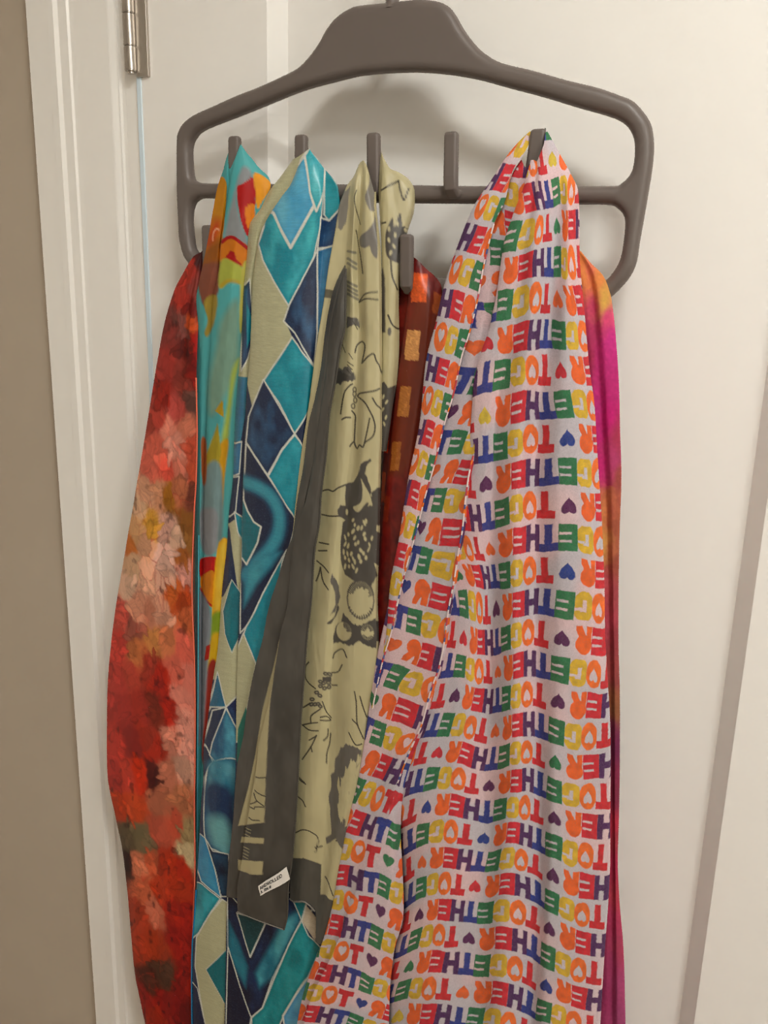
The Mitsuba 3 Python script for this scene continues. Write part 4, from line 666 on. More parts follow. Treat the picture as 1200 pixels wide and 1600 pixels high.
for s in (W('-192,14807 -174,14866 -128,14901 -100,14877 -99,14827 -120,14718'), W('-120,14718 -61,14779 -15,14797 10,14740 43,14700 72,14643 110,14603'), W('-330,14256 -313,14370 -290,14457 -243,14511 -215,14529'),
          W('-161,14430 -128,14453 2,14477 53,14500'), W('-161,14421 -89,14374 -40,14301 -1,14226 15,14150 -6,14071 -81,14013'), W('-81,14013 -99,13972 -133,13987 -156,13954 -176,13979 -186,14009 -210,13994 -229,13966'),
          W('-215,14289 -181,14249 -180,14188 -186,14013'), W('-81,14022 -59,14127 -38,14232'), W('-315,14205 -277,14225 -228,14228'), W('-15,14413 24,14356 71,14329'),
          W('-515,13520 -448,13542 -398,13532 -348,13567 -266,13606'), W('-513,13296 -428,13291 -328,13303'), W('-536,13019 -442,13016'), W('-544,12936 -459,12951'), W('-561,12833 -491,12787 -439,12734'),
          W('-526,12774 -542,12699 -568,12631'), W('-526,12774 -499,12641 -437,12562'), W('-647,11772 -684,11711 -684,11602 -646,11549 -569,11505'), W('-709,11266 -676,11292 -632,11333'),
          W('-511,11293 -612,11202 -618,11126'), W('-714,11072 -631,11111 -541,11138'), W('-714,11072 -630,11036 -534,11047'), W('-553,10992 -616,10851 -713,10687'), W('-616,10851 -603,10798'),
          W('-553,10986 -636,10922'), W('-486,11378 -441,11278 -384,11230'), W('-510,11201 -441,11227 -390,11204 -440,11180 -510,11170'), W('-420,11093 -426,11011 -470,10951'), W('-389,11057 -400,10943 -430,10823 -435,10708'),
          W('-137,11562 -117,11460 -108,11318 -94,11213 -31,11083'), W('-76,11522 -38,11406 0,11319'), W('-190,11105 -127,11011 -90,10998 -48,11018'), W('-154,11265 -94,11219'),
          W('-374,11868 -350,11931 -266,11982 -222,11903'), W('-384,11712 -311,11739 -269,11818'), W('-382,11581 -321,11592'), W('-807,9795 -691,9868 -577,9855 -520,9797 -556,9632'), W('-557,9689 -472,9735'),
          W('-769,10457 -674,10409'), W('-778,10249 -711,10212 -673,10148'), W('-315,9841 -260,9896'), W('-440,9380 -383,9282 -344,9198'), W('-746,10466 -686,10424')):
    L4(s)
for c_ in W('-192,14479 -192,14441 -184,14386 -204,14333'):
    pr.ell(c_, .0016, .0022, cr, outline=ink, ow=.0005)
# the big flower
P4(W('-266,13613 -185,13644 -138,13716 -116,13814 -29,13866 -13,13852 -68,13789 -77,13729 -24,13616 -5,13528 -43,13419 -3,13439 -22,13541 72,13625 103,13629 112,13302 50,13249 51,13203 115,13196 123,12907 43,12880 78,12792 16,12657 -117,12676 -252,12743 -305,12877 -304,13065 -290,13253 -261,13272 -328,13295 -345,13354 -313,13412 -263,13409'), gd, hatch=.0012)
P4(W('-181,13404 -131,13364 -52,13456 -3,13424 -21,13526 -72,13611 -113,13681 -95,13578 -109,13457'), cr, smooth=True)
rs = np.random.default_rng(5)
for c_ in W('-246,13350 -161,13238 -179,13282 -128,13212 -72,13264 -56,13281 -225,13138 -257,13041 -224,13029 -176,13175 -149,13055 -125,13074 -70,13158 -60,13113 -18,13057 5,13121 -25,13010 -99,13000 -272,12960 -230,12950 -189,12956 -255,12908 -213,12890 -171,12912 -154,12883 -114,12935 -74,12972 -48,12929 -253,12822 -212,12828 -170,12834 -136,12799 -97,12891 -258,13103 -95,13216 -159,13115'):
    pr.ell(c_, .0009 + .0006 * rs.random(), .0019 + .0012 * rs.random(), cr, ang=rs.uniform(-.5, .5))
P4(W('-310,12068 -244,12277 -142,12263 -83,12257 106,12339 111,12147'), gd, hatch=.003)
P4(W('-260,12351 -151,12245 -80,12258 69,12352 83,12049 -17,12053 -100,12100 -159,12043 -206,12025 -255,12042 -303,12051 -373,12014 -376,12089 -342,12211 -282,12268'), gd, hatch=.0015)
pr.ell(W('-257,12169')[0], .0082, .0098, cr); pr.ell(W('-14,12196')[0], .0068, .0080, cr)
pr.ell(W('-89,12514')[0], .0135, .0190, cr, outline=gd, ow=.0006)
P4(W('-367,12276 -331,12339 -308,12400 -332,12419 -367,12299 -445,12216 -402,12218'), gd, smooth=True)
P4(W('-388,12738 -361,12678 -318,12621 -299,12511 -349,12357 -417,12296 -358,12421 -368,12549 -412,12655'), gr, hatch=.002)
# brush hairs running into the petals from their dark bases
def hairs(c_, rx, ry, a0, a1, n, ln):
    for a_ in np.linspace(a0, a1, n):
        d_ = np.array([math.cos(a_) * rx, math.sin(a_) * ry]); o_ = c_ + d_ * 1.04
        pr.line(np.array([o_, c_ + d_ * (1 - ln * (.6 + .6 * rs.random()))]), .00055, gd, smooth=False)
hairs(W('-89,12514')[0], .0135, .0190, .35, 2.8, 22, .35)
hairs(W('-89,12514')[0], .0135, .0190, -2.6, -.5, 12, .16)
hairs(W('-257,12169')[0], .0082, .0098, .1, 1.5, 9, .5); hairs(W('-14,12196')[0], .0068, .0080, .4, 2.9, 11, .55); hairs(W('-14,12196')[0], .0068, .0080, -2.5, -.6, 8, .35)
# seed cluster
for c_, a_ in zip(W('-452,11686 -408,11689 -513,11589 -513,11541 -476,11579 -420,11595 -463,11528 -413,11551 -556,11465 -518,11437 -607,11381 -613,11325 -574,11333 -536,11342 -511,11323'), (0, 0, 0, .2, .3, .2, .6, .8, .3, 0, .3, .7, .5, .2, 0)):
    pr.ell(c_, .0022, .0014, lin('a8a184'), outline=gd, ow=.0008, ang=a_)
P4(W('-489,11643 -390,11669 -389,11616 -488,11595'), gd)
# lower furred petal
P4(W('-237,10959 -157,10976 -50,10950 -62,10843 -119,10579 -178,10424 -189,10306 -222,10038 -271,9893 -374,9861 -390,10119 -399,10323 -393,10593 -346,10644 -335,10785 -296,10876'), gr, hatch=.003)
P4(W('-184,10749 -76,10901 -72,10741 -130,10526 -178,10411 -126,10324 -174,10182 -261,10079 -328,10266 -305,10477'), cr, hatch=.008)
# grey border along the lower edge
P4(W('-885,9469 -690,9523 -483,9513 -495,9150 -335,9135 -145,8537 -726,8312 -967,8800'), lin('5c5a54'), hatch=.0004)
P4(W('-434,9857 -208,10061 -64,10104 -203,9763 -315,9864 -426,9784'), gr)
# right lobe
pr.ok = pid == 1
L4(W('26,16141 105,16182 176,16209')); L4(W('176,16209 200,16122 231,16058 264,16119 277,16143')); L4(W('-25,15871 70,15887')); L4(W('123,15591 142,15448 196,15344')); L4(W('114,15131 154,15051 214,15019'))
P4(W('79,15823 113,15899 134,15917 151,15847 198,15959 222,15883 259,15844 289,15818 276,15768 221,15706 211,15565 100,15604 75,15721'), gd, smooth=True)
for c_ in W('101,15835 179,15872 237,15870 260,15819 103,15746 149,15694 121,15643 160,15783'):
    pr.ell(c_, .0012, .0022, cr, ang=rs.uniform(-.6, .6))
P4(W('7,15475 65,15527 83,15435 96,14983 43,14982 21,15250'), gd, alpha=.7)
pr.ell(W('129,14994')[0], .0016, .0035, gr)
P4(W('50,14542 92,14567 131,14513 167,14526 203,14539 199,14271 147,13953 47,13945'), gd)
for c_ in W('90,14433 122,14389 87,14320 120,14254 103,14196'):
    pr.ell(c_, .0010, .0022, cr, ang=rs.uniform(-.6, .6))
# the turned grey border flap
pr.ok = pid == 2
fl = pr.ok
pr.c[fl] = (lin('5a5752') * (.5 + .8 * noise2(uv[fl, 0], uv[fl, 1], 70, 35, 8))[:, None])
cd = lin('b3aa88')
pr.poly(W('-976,11944 -1046,11512 -1094,11130 -1121,10736 -1147,10393 -1177,9801 -1513,9669 -1373,10179 -1287,10582 -1187,11123'), cd)
L4(W('-1275,10324 -1227,10326 -1150,10353')); L4(W('-1289,10160 -1241,10133 -1164,10126')); L4(W('-1302,10122 -1267,10039 -1177,10001')); L4(W('-1346,9982 -1297,10007 -1267,10039')); L4(W('-1353,9945 -1304,9929 -1286,9958 -1177,9989')); L4(W('-1367,9811 -1318,9790 -1233,9810'))
pr.poly(W('-1466,9548 -1187,9610 -1188,9538 -1484,9470'), cd, hatch=.0003); pr.poly(W('-1521,9240 -1371,9272 -1198,9320 -1208,9148 -1374,9101 -1524,9108'), cd)
for k_ in W('-1414,9675 -1415,9635 -1424,9593 -1443,9427 -1444,9386 -1453,9343 -1453,9302'):
    pr.line(np.array([k_, k_ + [.007, -.0012]]), .0004, cd, smooth=False)
finish_cloth('grey_flower_scarf__cloth', (v, f, uv), pr, 'mat_silk')
scene['mat_hem_grey'] = pbr(lin('48453f'), .55, .3); scene['mat_hem_light'] = pbr(lin('726e67'), .5, .3)
hem('grey_flower_scarf__hem', s4f[-1] + [0, -.0008, 0, 0, 0], .0009, 'mat_hem_grey')
hem('grey_flower_scarf__hem_001', np.array([s4f[3][-1], s4f[4][-1], s4f[5][-1]]) + [0, -.0006, 0, 0, 0], .0007, 'mat_hem_light')
hem('grey_flower_scarf__hem_002', np.array([s4g[1][-1], s4g[2][-1], s4g[3][-1], s4g[4][-1]]) + [0, -.0006, 0, 0, 0], .0009, 'mat_hem_light')
# sewn-in white label with black lettering
lc = [np.array((-0.1207,-0.0895,0.9071)), np.array((-0.0850,-0.0895,0.9432)), np.array((-0.0809,-0.0892,0.9291)), np.array((-0.1177,-0.0892,0.8958))]
def lab(s, t, lift=0.0):
    p = (lc[0] * (1 - s) + lc[1] * s) * (1 - t) + (lc[3] * (1 - s) + lc[2] * s) * t
    return p + [0, -.0012 * math.sin(math.pi * s) - lift, .0006 * math.sin(2 * math.pi * s)]
S_, T_ = np.meshgrid(np.linspace(0, 1, 17), np.linspace(0, 1, 7), indexing='ij')
front = np.array([lab(a, b) for a, b in zip(S_.ravel(), T_.ravel())]); back = front + [0, .0004, 0]
fi = []
for i in range(16):
    for j in range(6):
        a = i * 7 + j
        fi.append([a, a + 1, a + 8, a + 7]); fi.append([a + 119, a + 126, a + 127, a + 120])
put('grey_flower_scarf__label', (np.vstack([front, back]), np.array(fi)), 'mat_label', smooth=False)
scene['mat_label'] = pbr((.78, .75, .70), .6, .3); scene['mat_ink'] = pbr((.02, .02, .022), .6, .2)
wl = np.linalg.norm(lc[1] - lc[0]); hl_ = np.linalg.norm(lc[3] - lc[0])
def write(text, s0, t0, hgt, s1):
    m = meshkit.text_mesh(text, hgt, .0002, bold=True)
    b = m.bounds; sc = (s1 - s0) * wl / (b[1][0] - b[0][0])
    v_ = m.vertices.copy()
    s = s0 + (v_[:, 0] - b[0][0]) * sc / wl; t = t0 - v_[:, 1] / hl_
    m.vertices = np.array([lab(a, c, .00015 + z_) for a, c, z_ in zip(s, t, v_[:, 2])])
    return m
put('grey_flower_scarf__label__lettering', join([write('ANDROLLED', .04, .46, .0032, .82), write('A  RN #', .03, .84, .0030, .42)]), 'mat_ink')
tag('grey_flower_scarf', 'cream scarf with grey flowers, a grey border and a white sewn label, third upper peg', 'scarf')
tag('grey_flower_scarf__label', 'white sewn label with black lettering'); tag('grey_flower_scarf__hem', 'dark rolled hem')

# ================================================================ scarf 5: rust red with woven copper squares
s5 = [R('84,-460,15409,149,15399 77,-460,14872,142,14875 32,-460,14289,98,14306 -32,-460,13803,36,13832 -45,-460,13305,23,13345 -63,-440,12653,14,12716 -101,-440,11975,-23,12056 -155,-440,11263,-76,11363 -213,-440,10592,-132,10710'),
      R('88,-500,15428,137,15420 89,-520,14872,130,14874 44,-520,14295,86,14305 -20,-520,13813,23,13830 -32,-520,13318,10,13343 -42,-520,12679,1,12714 -80,-520,12008,-37,12053 -134,-520,11304,-90,11360 -192,-520,10640,-146,10706'),
      R('203,-540,15544,234,15537 190,-570,15207,210,15205 159,-570,14875,179,14876 115,-570,14505,136,14509 78,-570,14084,98,14091 24,-570,13477,46,13488 2,-570,13082,24,13097 -24,-570,12566,-3,12584 -51,-570,12032,-30,12054 -91,-570,11337,-69,11365 -140,-570,10681,-118,10713'),
      R('241,-570,15626,261,15622 241,-620,15367,241,15367 222,-630,15151,218,15151 195,-630,14876,191,14876 146,-630,14510,142,14509 109,-630,14093,105,14091 56,-630,13491,52,13489 30,-620,13098,30,13098 11,-620,12587,11,12587 -20,-610,12052,-16,12057 -63,-600,11357,-55,11368 -112,-600,10704,-104,10717'),
      R('298,-590,15592,309,15590 351,-670,15312,332,15314 314,-670,14880,294,14879 264,-670,14400,245,14395 194,-670,13923,174,13915 135,-660,13427,119,13417 110,-650,13053,97,13044 79,-640,12603,71,12596 49,-630,12073,45,12068 8,-620,11382,8,11382 -47,-620,10732,-47,10732'),
      R('367,-580,15529,382,15526 433,-650,15260,422,15262 417,-660,14884,402,14883 364,-660,14405,349,14401 308,-660,13931,292,13925 259,-650,13439,247,13432 222,-640,13065,214,13059 180,-630,12616,176,12613 126,-620,12083,126,12083 59,-610,11389,63,11394 6,-610,10740,10,10747'),
      R('441,-550,15468,466,15463 487,-590,15263,498,15262 469,-590,14885,479,14885 426,-600,14404,434,14406 365,-600,13928,373,13932 315,-600,13435,323,13440 284,-600,13064,291,13070 243,-590,12614,255,12625 176,-580,12078,192,12096 102,-580,11384,118,11406 35,-580,10732,52,10757'),
      R('492,-520,15395,527,15389 516,-540,15158,543,15156 515,-540,14775,543,14778 487,-540,14324,515,14332 427,-540,13855,456,13869 352,-540,13367,381,13386 299,-540,13051,329,13075 250,-540,12600,281,12629 167,-540,12062,199,12097 85,-540,11362,118,11406 33,-540,10709,66,10761')]
v, f, uv, at = cloth(s5, .0010, wrinkle=.0009, wseed=7, ws=(90, 14))
pr = Print(uv, lin('6e1408'))
nz = noise2(uv[:, 0], uv[:, 1], 200, 120, 3, 3)
pr.c = lin('3c0804') * (1 - nz)[:, None] + lin('a02a14') * nz[:, None]
pr.poly(W('295,15341 533,15263 472,14776 394,14325 320,13857 219,13699 65,13714 105,14091 164,14595 244,15097'), lin('7a3210'), soft=.004, mottle=.15)
gold = np.clip((noise2(uv[:, 0], uv[:, 1], 500, 350, 5, 2) - .56) / .1, 0, 1)
def fleck(s, c, dens=1.0):
    i = pr.near(s, .001); P_ = pr.P[i]; inn = inside(P_, s)
    wv = .65 + .35 * np.sign(np.sin(P_[:, 1] * 4200)) * np.sign(np.sin(P_[:, 0] * 4200))
    a_ = inn * np.clip(dens * (.75 + .4 * gold[i]) * (.75 + .25 * wv), 0, 1)
    pr.lay(i, a_, lin(c))
fleck(W('260,15495 401,15484 393,15251 245,15249'), 'f07030'); fleck(W('229,15015 350,15007 335,14748 202,14754'), 'e8b070'); fleck(W('172,14522 283,14522 262,14248 150,14252'), 'cc8c48'); fleck(W('113,14016 201,14023 185,13756 96,13747'), 'b07030')
fleck(W('0,14183 76,14189 72,13906 -5,13900'), 'e04a18'); fleck(W('0,13720 58,13726 53,13440 -5,13434'), 'c85818'); fleck(W('460,15341 531,15305 515,15145 455,15166'), 'b06030')
fleck(W('52,13501 110,13508 91,13261 39,13254'), 'a0400c', .7)
finish_cloth('rust_scarf__cloth', (v, f, uv), pr, 'mat_lurex')
tag('rust_scarf', 'rust red scarf with woven copper squares, narrow strip between the cream and the lettered scarf', 'scarf')

# ================================================================ scarf 7: pink and orange tie-dyed gauze
s7 = [R('1578,-460,15632,1597,15622 1638,-480,15380,1652,15376 1721,-480,14871,1734,14873 1828,-480,14080,1840,14091 1975,-480,12971,1985,12995 2109,-480,11789,2117,11827 2240,-480,10526,2247,10579 2327,-480,9514,2333,9580 2409,-480,8136,2414,8218'),
      R('1609,-530,15655,1615,15652 1716,-600,15423,1709,15425 1794,-600,15027,1788,15027 1896,-600,14365,1890,14361 1977,-600,13840,1972,13832 2085,-600,13021,2080,13009 2213,-600,11867,2209,11848 2333,-600,10631,2331,10604 2415,-600,9642,2413,9609 2510,-600,8302,2508,8261'),
      R('1630,-540,15663,1634,15661 1761,-570,15425,1759,15425 1835,-570,15028,1833,15028 1938,-570,14365,1936,14364 2014,-570,13838,2013,13837 2113,-570,13017,2112,13014 2237,-570,11859,2236,11854 2364,-570,10621,2364,10614 2453,-570,9632,2452,9624 2560,-570,8295,2560,8285'),
      R('1651,-540,15663,1654,15661 1803,-600,15452,1797,15455 1901,-610,15029,1894,15029 1998,-610,14372,1992,14368 2075,-610,13851,2070,13842 2159,-610,13035,2154,13020 2278,-610,11886,2274,11862 2389,-610,10654,2386,10621 2488,-610,9677,2486,9636 2625,-610,8364,2623,8314'),
      R('1659,-500,15662,1670,15656 1740,-520,15576,1747,15572 1847,-540,15476,1850,15474 1906,-540,15368,1909,15367 1951,-540,15196,1954,15195 2009,-540,14882,2012,14882 2047,-540,14629,2050,14630 2095,-540,14215,2097,14218 2138,-540,13851,2141,13855 2168,-540,13355,2170,13360 2245,-540,12449,2247,12457 2310,-540,11861,2311,11871 2398,-540,10829,2399,10841 2436,-540,10290,2437,10304 2477,-540,9964,2478,9979 2570,-540,9384,2571,9401 2657,-540,8631,2658,8650 2691,-540,8325,2692,8345'),
      R('1633,-400,15657,1661,15641 1696,-360,15564,1729,15548 1795,-340,15455,1828,15440 1857,-320,15186,1891,15179 1915,-320,14875,1947,14880 1954,-320,14613,1984,14626 2042,-320,13806,2069,13848 2108,-320,12945,2133,13017 2221,-320,11741,2242,11855 2310,-320,10669,2328,10821 2390,-320,9771,2405,9954 2480,-320,9167,2492,9371 2604,-320,8066,2612,8309')]
s7 = longer(s7)
v, f, uv, at = cloth(s7, .0010, wrinkle=.0011, wseed=8, ws=(160, 12))
pr = Print(uv, lin('c03060'))
q7 = W('1657,15622 1695,15475 1741,15523 1824,15425 1887,15278 1925,15130 1791,15228 1833,15028 1963,14981 1774,14823 1901,14827 2045,14629 1890,14361 1992,14368 2092,14217 1978,13941 2050,14002 2135,13854 2037,13566 2104,13573 2160,13470 2061,13290 2128,13243 2185,13138 2111,12899 2179,12853 2147,12615 2226,12453 2215,12153 2268,12104 2234,11945 2290,11805 2263,11613 2323,11503 2307,11119 2368,11007 2347,10675 2408,10562 2382,10286 2450,9970 2435,9687 2544,9447 2449,9197 2593,9038 2452,8834 2642,8695 2454,8464')
h7 = hexes('d1814c d98e57 d98065 d98f57 d1a85d d1567f c25170 b2466e c5408b a23c57 c24084 ba3b7c ba3f83 c2317d aa445f c2397d b24c75 a25751 c98559 b26752 a25e4a c9995c b26e52 9b5649 ba5a61 a25157 b25260 97484f a25151 934f4f 9b6449 936348 833f5a 783759 8b3955 873c54 b23e52 a24351 aa3a58 b24859 ae4466 aa4b66 a2466c aa517a a2436c a25179 aa4b74')
pr.blobs(q7, h7, 3, .004, 2.6, .5, 7)
pr.c *= (.82 + .36 * noise2(uv[:, 0], uv[:, 1], 900, 500, 61, 2))[:, None]
finish_cloth('tie_dye_scarf__cloth', (v, f, uv), pr, 'mat_gauze')
tag('tie_dye_scarf', 'pink and orange tie-dyed gauze scarf at the right end, behind the lettered scarf', 'scarf')

# ================================================================ scarf 6: white gauze printed TOGETHER in rainbow letters
s6a = [R('1200,-540,16567,251,179 1069,-580,16415,330,120 935,-620,16199,379,40 816,-640,16014,408,-51 700,-660,15725,416,-170 599,-680,15391,405,-296 529,-680,15048,403,-422 460,-680,14744,435,-534 426,-680,14241,377,-710 331,-680,13690,349,-909 262,-680,13142,319,-1091 170,-700,12617,308,-1279 136,-740,11867,252,-1535 57,-780,11425,272,-1681'),
       R('1199,-580,16568,267,183 1069,-660,16409,359,123 948,-740,16187,409,43 837,-780,16003,438,-48 727,-810,15709,436,-171 628,-830,15382,427,-298 562,-840,15046,425,-423 495,-840,14749,457,-536 462,-840,14258,401,-713 368,-840,13720,373,-911 300,-840,13184,341,-1093 228,-840,12668,308,-1279 216,-840,12391,285,-1377 152,-840,11910,275,-1538 63,-840,11454,289,-1682'),
       R('1210,-580,16553,248,178 1128,-700,16374,292,115 1041,-780,16195,321,52 968,-830,16001,306,-37 879,-860,15773,336,-134 800,-880,15454,280,-259 718,-880,15126,314,-383 667,-880,14788,303,-509 624,-880,14360,255,-668 513,-880,13798,246,-877 422,-880,13327,259,-1045 313,-870,12771,257,-1242 241,-860,12288,250,-1414 173,-860,11923,263,-1537 81,-850,11463,278,-1681'),
       R('1217,-560,16538,226,171 1175,-700,16348,224,108 1121,-760,16232,241,67 1098,-820,16026,170,-13 1025,-850,15843,188,-94 966,-860,15543,146,-210 920,-860,15231,136,-325 872,-860,15002,128,-414 816,-860,14814,148,-485 763,-860,14517,146,-598 686,-860,14226,170,-708 614,-860,13877,152,-838 548,-860,13621,195,-935 492,-860,13361,196,-1027 358,-860,12793,219,-1230 304,-860,12519,231,-1332 261,-860,12279,230,-1416 190,-860,12010,257,-1508 92,-860,11463,271,-1683')]
s6b = [R('1151,-600,16355,331,867 1091,-640,16231,280,809 1040,-640,16041,240,721 936,-640,15823,150,620 854,-640,15522,42,489 804,-640,15212,67,375 698,-640,14730,29,193 602,-640,14283,46,33 476,-640,13698,45,-185 349,-660,13148,2,-388 201,-680,12634,-14,-565 123,-700,12210,16,-711 55,-720,11809,56,-847 12,-720,11359,75,-993 -91,-640,10550,179,-1205 -209,-600,10048,252,-1328 -320,-580,9422,302,-1505 -397,-580,8900,275,-1662 -494,-580,8454,257,-1793 -627,-580,8022,237,-1919 -747,-580,7601,227,-2049 -880,-580,6734,296,-2331'),
       R('1166,-660,16342,331,867 1112,-720,16216,280,809 1067,-740,16025,240,721 959,-760,15808,142,619 883,-770,15512,37,489 837,-780,15207,60,374 732,-780,14735,23,193 638,-780,14298,39,32 514,-780,13725,38,-186 386,-790,13184,-6,-389 232,-790,12672,-21,-566 151,-800,12251,8,-713 76,-800,11846,47,-849 25,-800,11434,54,-985 -75,-800,10644,148,-1210 -167,-800,10184,222,-1332 -267,-800,9591,267,-1509 -342,-800,9085,244,-1666 -437,-800,8652,228,-1797 -567,-800,8233,208,-1924 -685,-800,7824,200,-2054 -832,-800,6975,259,-2335'),
       R('1221,-720,16272,360,844 1156,-760,16089,303,758 1108,-780,15874,254,659 1041,-800,15607,155,538 984,-810,15259,129,398 915,-820,14796,75,219 863,-830,14371,162,61 795,-840,13974,188,-95 744,-840,13587,246,-244 651,-840,12993,243,-450 565,-850,12498,232,-619 496,-860,12115,197,-752 415,-860,11713,264,-882 252,-860,11007,286,-1109 176,-860,10570,359,-1236 70,-860,10109,400,-1367 -41,-860,9631,397,-1516 -128,-860,9206,358,-1653 -232,-860,8713,331,-1804 -362,-860,8177,324,-1971 -576,-860,7151,369,-2322'),
       R('1240,-700,16303,377,859 1205,-740,16128,343,779 1162,-770,15883,296,667 1093,-790,15646,208,558 1053,-800,15310,143,417 995,-800,14923,106,270 940,-810,14587,218,146 917,-840,14348,209,52 887,-880,13987,250,-94 849,-880,13606,319,-241 787,-880,13199,259,-384 740,-890,12753,266,-531 685,-900,12291,315,-690 624,-900,11966,321,-797 515,-900,11493,323,-952 386,-910,11034,370,-1104 304,-910,10446,491,-1279 169,-910,10100,470,-1380 54,-910,9616,441,-1537 -61,-910,9267,386,-1649 -179,-910,8884,339,-1765 -354,-910,8387,293,-1919 -537,-910,7901,255,-2076 -709,-900,7131,292,-2331'),
       R('1243,-660,16338,387,873 1242,-720,16187,375,807 1205,-760,15898,330,676 1145,-780,15695,259,583 1114,-780,15361,164,438 1072,-790,15048,212,323 1015,-800,14851,123,243 953,-800,14587,229,147 963,-840,14324,253,44 974,-910,13999,311,-91 943,-920,13795,313,-174 926,-920,13583,370,-253 915,-920,13356,333,-333 886,-920,13124,364,-408 867,-920,12923,379,-472 819,-920,12565,358,-594 800,-920,12320,385,-677 763,-920,12066,372,-762 688,-920,11798,404,-849 620,-920,11461,413,-958 500,-910,11130,451,-1067 386,-890,10770,425,-1180 348,-890,10263,566,-1324 328,-890,9788,611,-1471 292,-890,9376,618,-1607 220,-890,8908,609,-1762 87,-890,8385,569,-1931 -59,-890,7418,624,-2287'),
       R('1240,-600,16331,395,865 1244,-660,16178,387,800 1212,-700,15882,344,667 1152,-720,15677,271,573 1121,-720,15339,187,430 1078,-730,15023,219,314 1022,-740,14825,148,235 963,-750,14558,250,138 969,-780,14293,277,34 971,-820,13976,329,-95 942,-840,13771,336,-178 925,-840,13556,386,-256 914,-840,13327,355,-335 885,-840,13091,384,-410 866,-840,12888,394,-474 817,-840,12526,377,-596 799,-840,12278,400,-678 761,-840,12021,392,-763 686,-840,11750,420,-850 618,-840,11409,436,-959 514,-840,11063,480,-1073 434,-840,10714,488,-1185 391,-790,10212,617,-1316 419,-770,9734,699,-1454 446,-760,9249,761,-1607 351,-760,8672,741,-1792 322,-760,8181,764,-1958 328,-760,7465,864,-2228')]
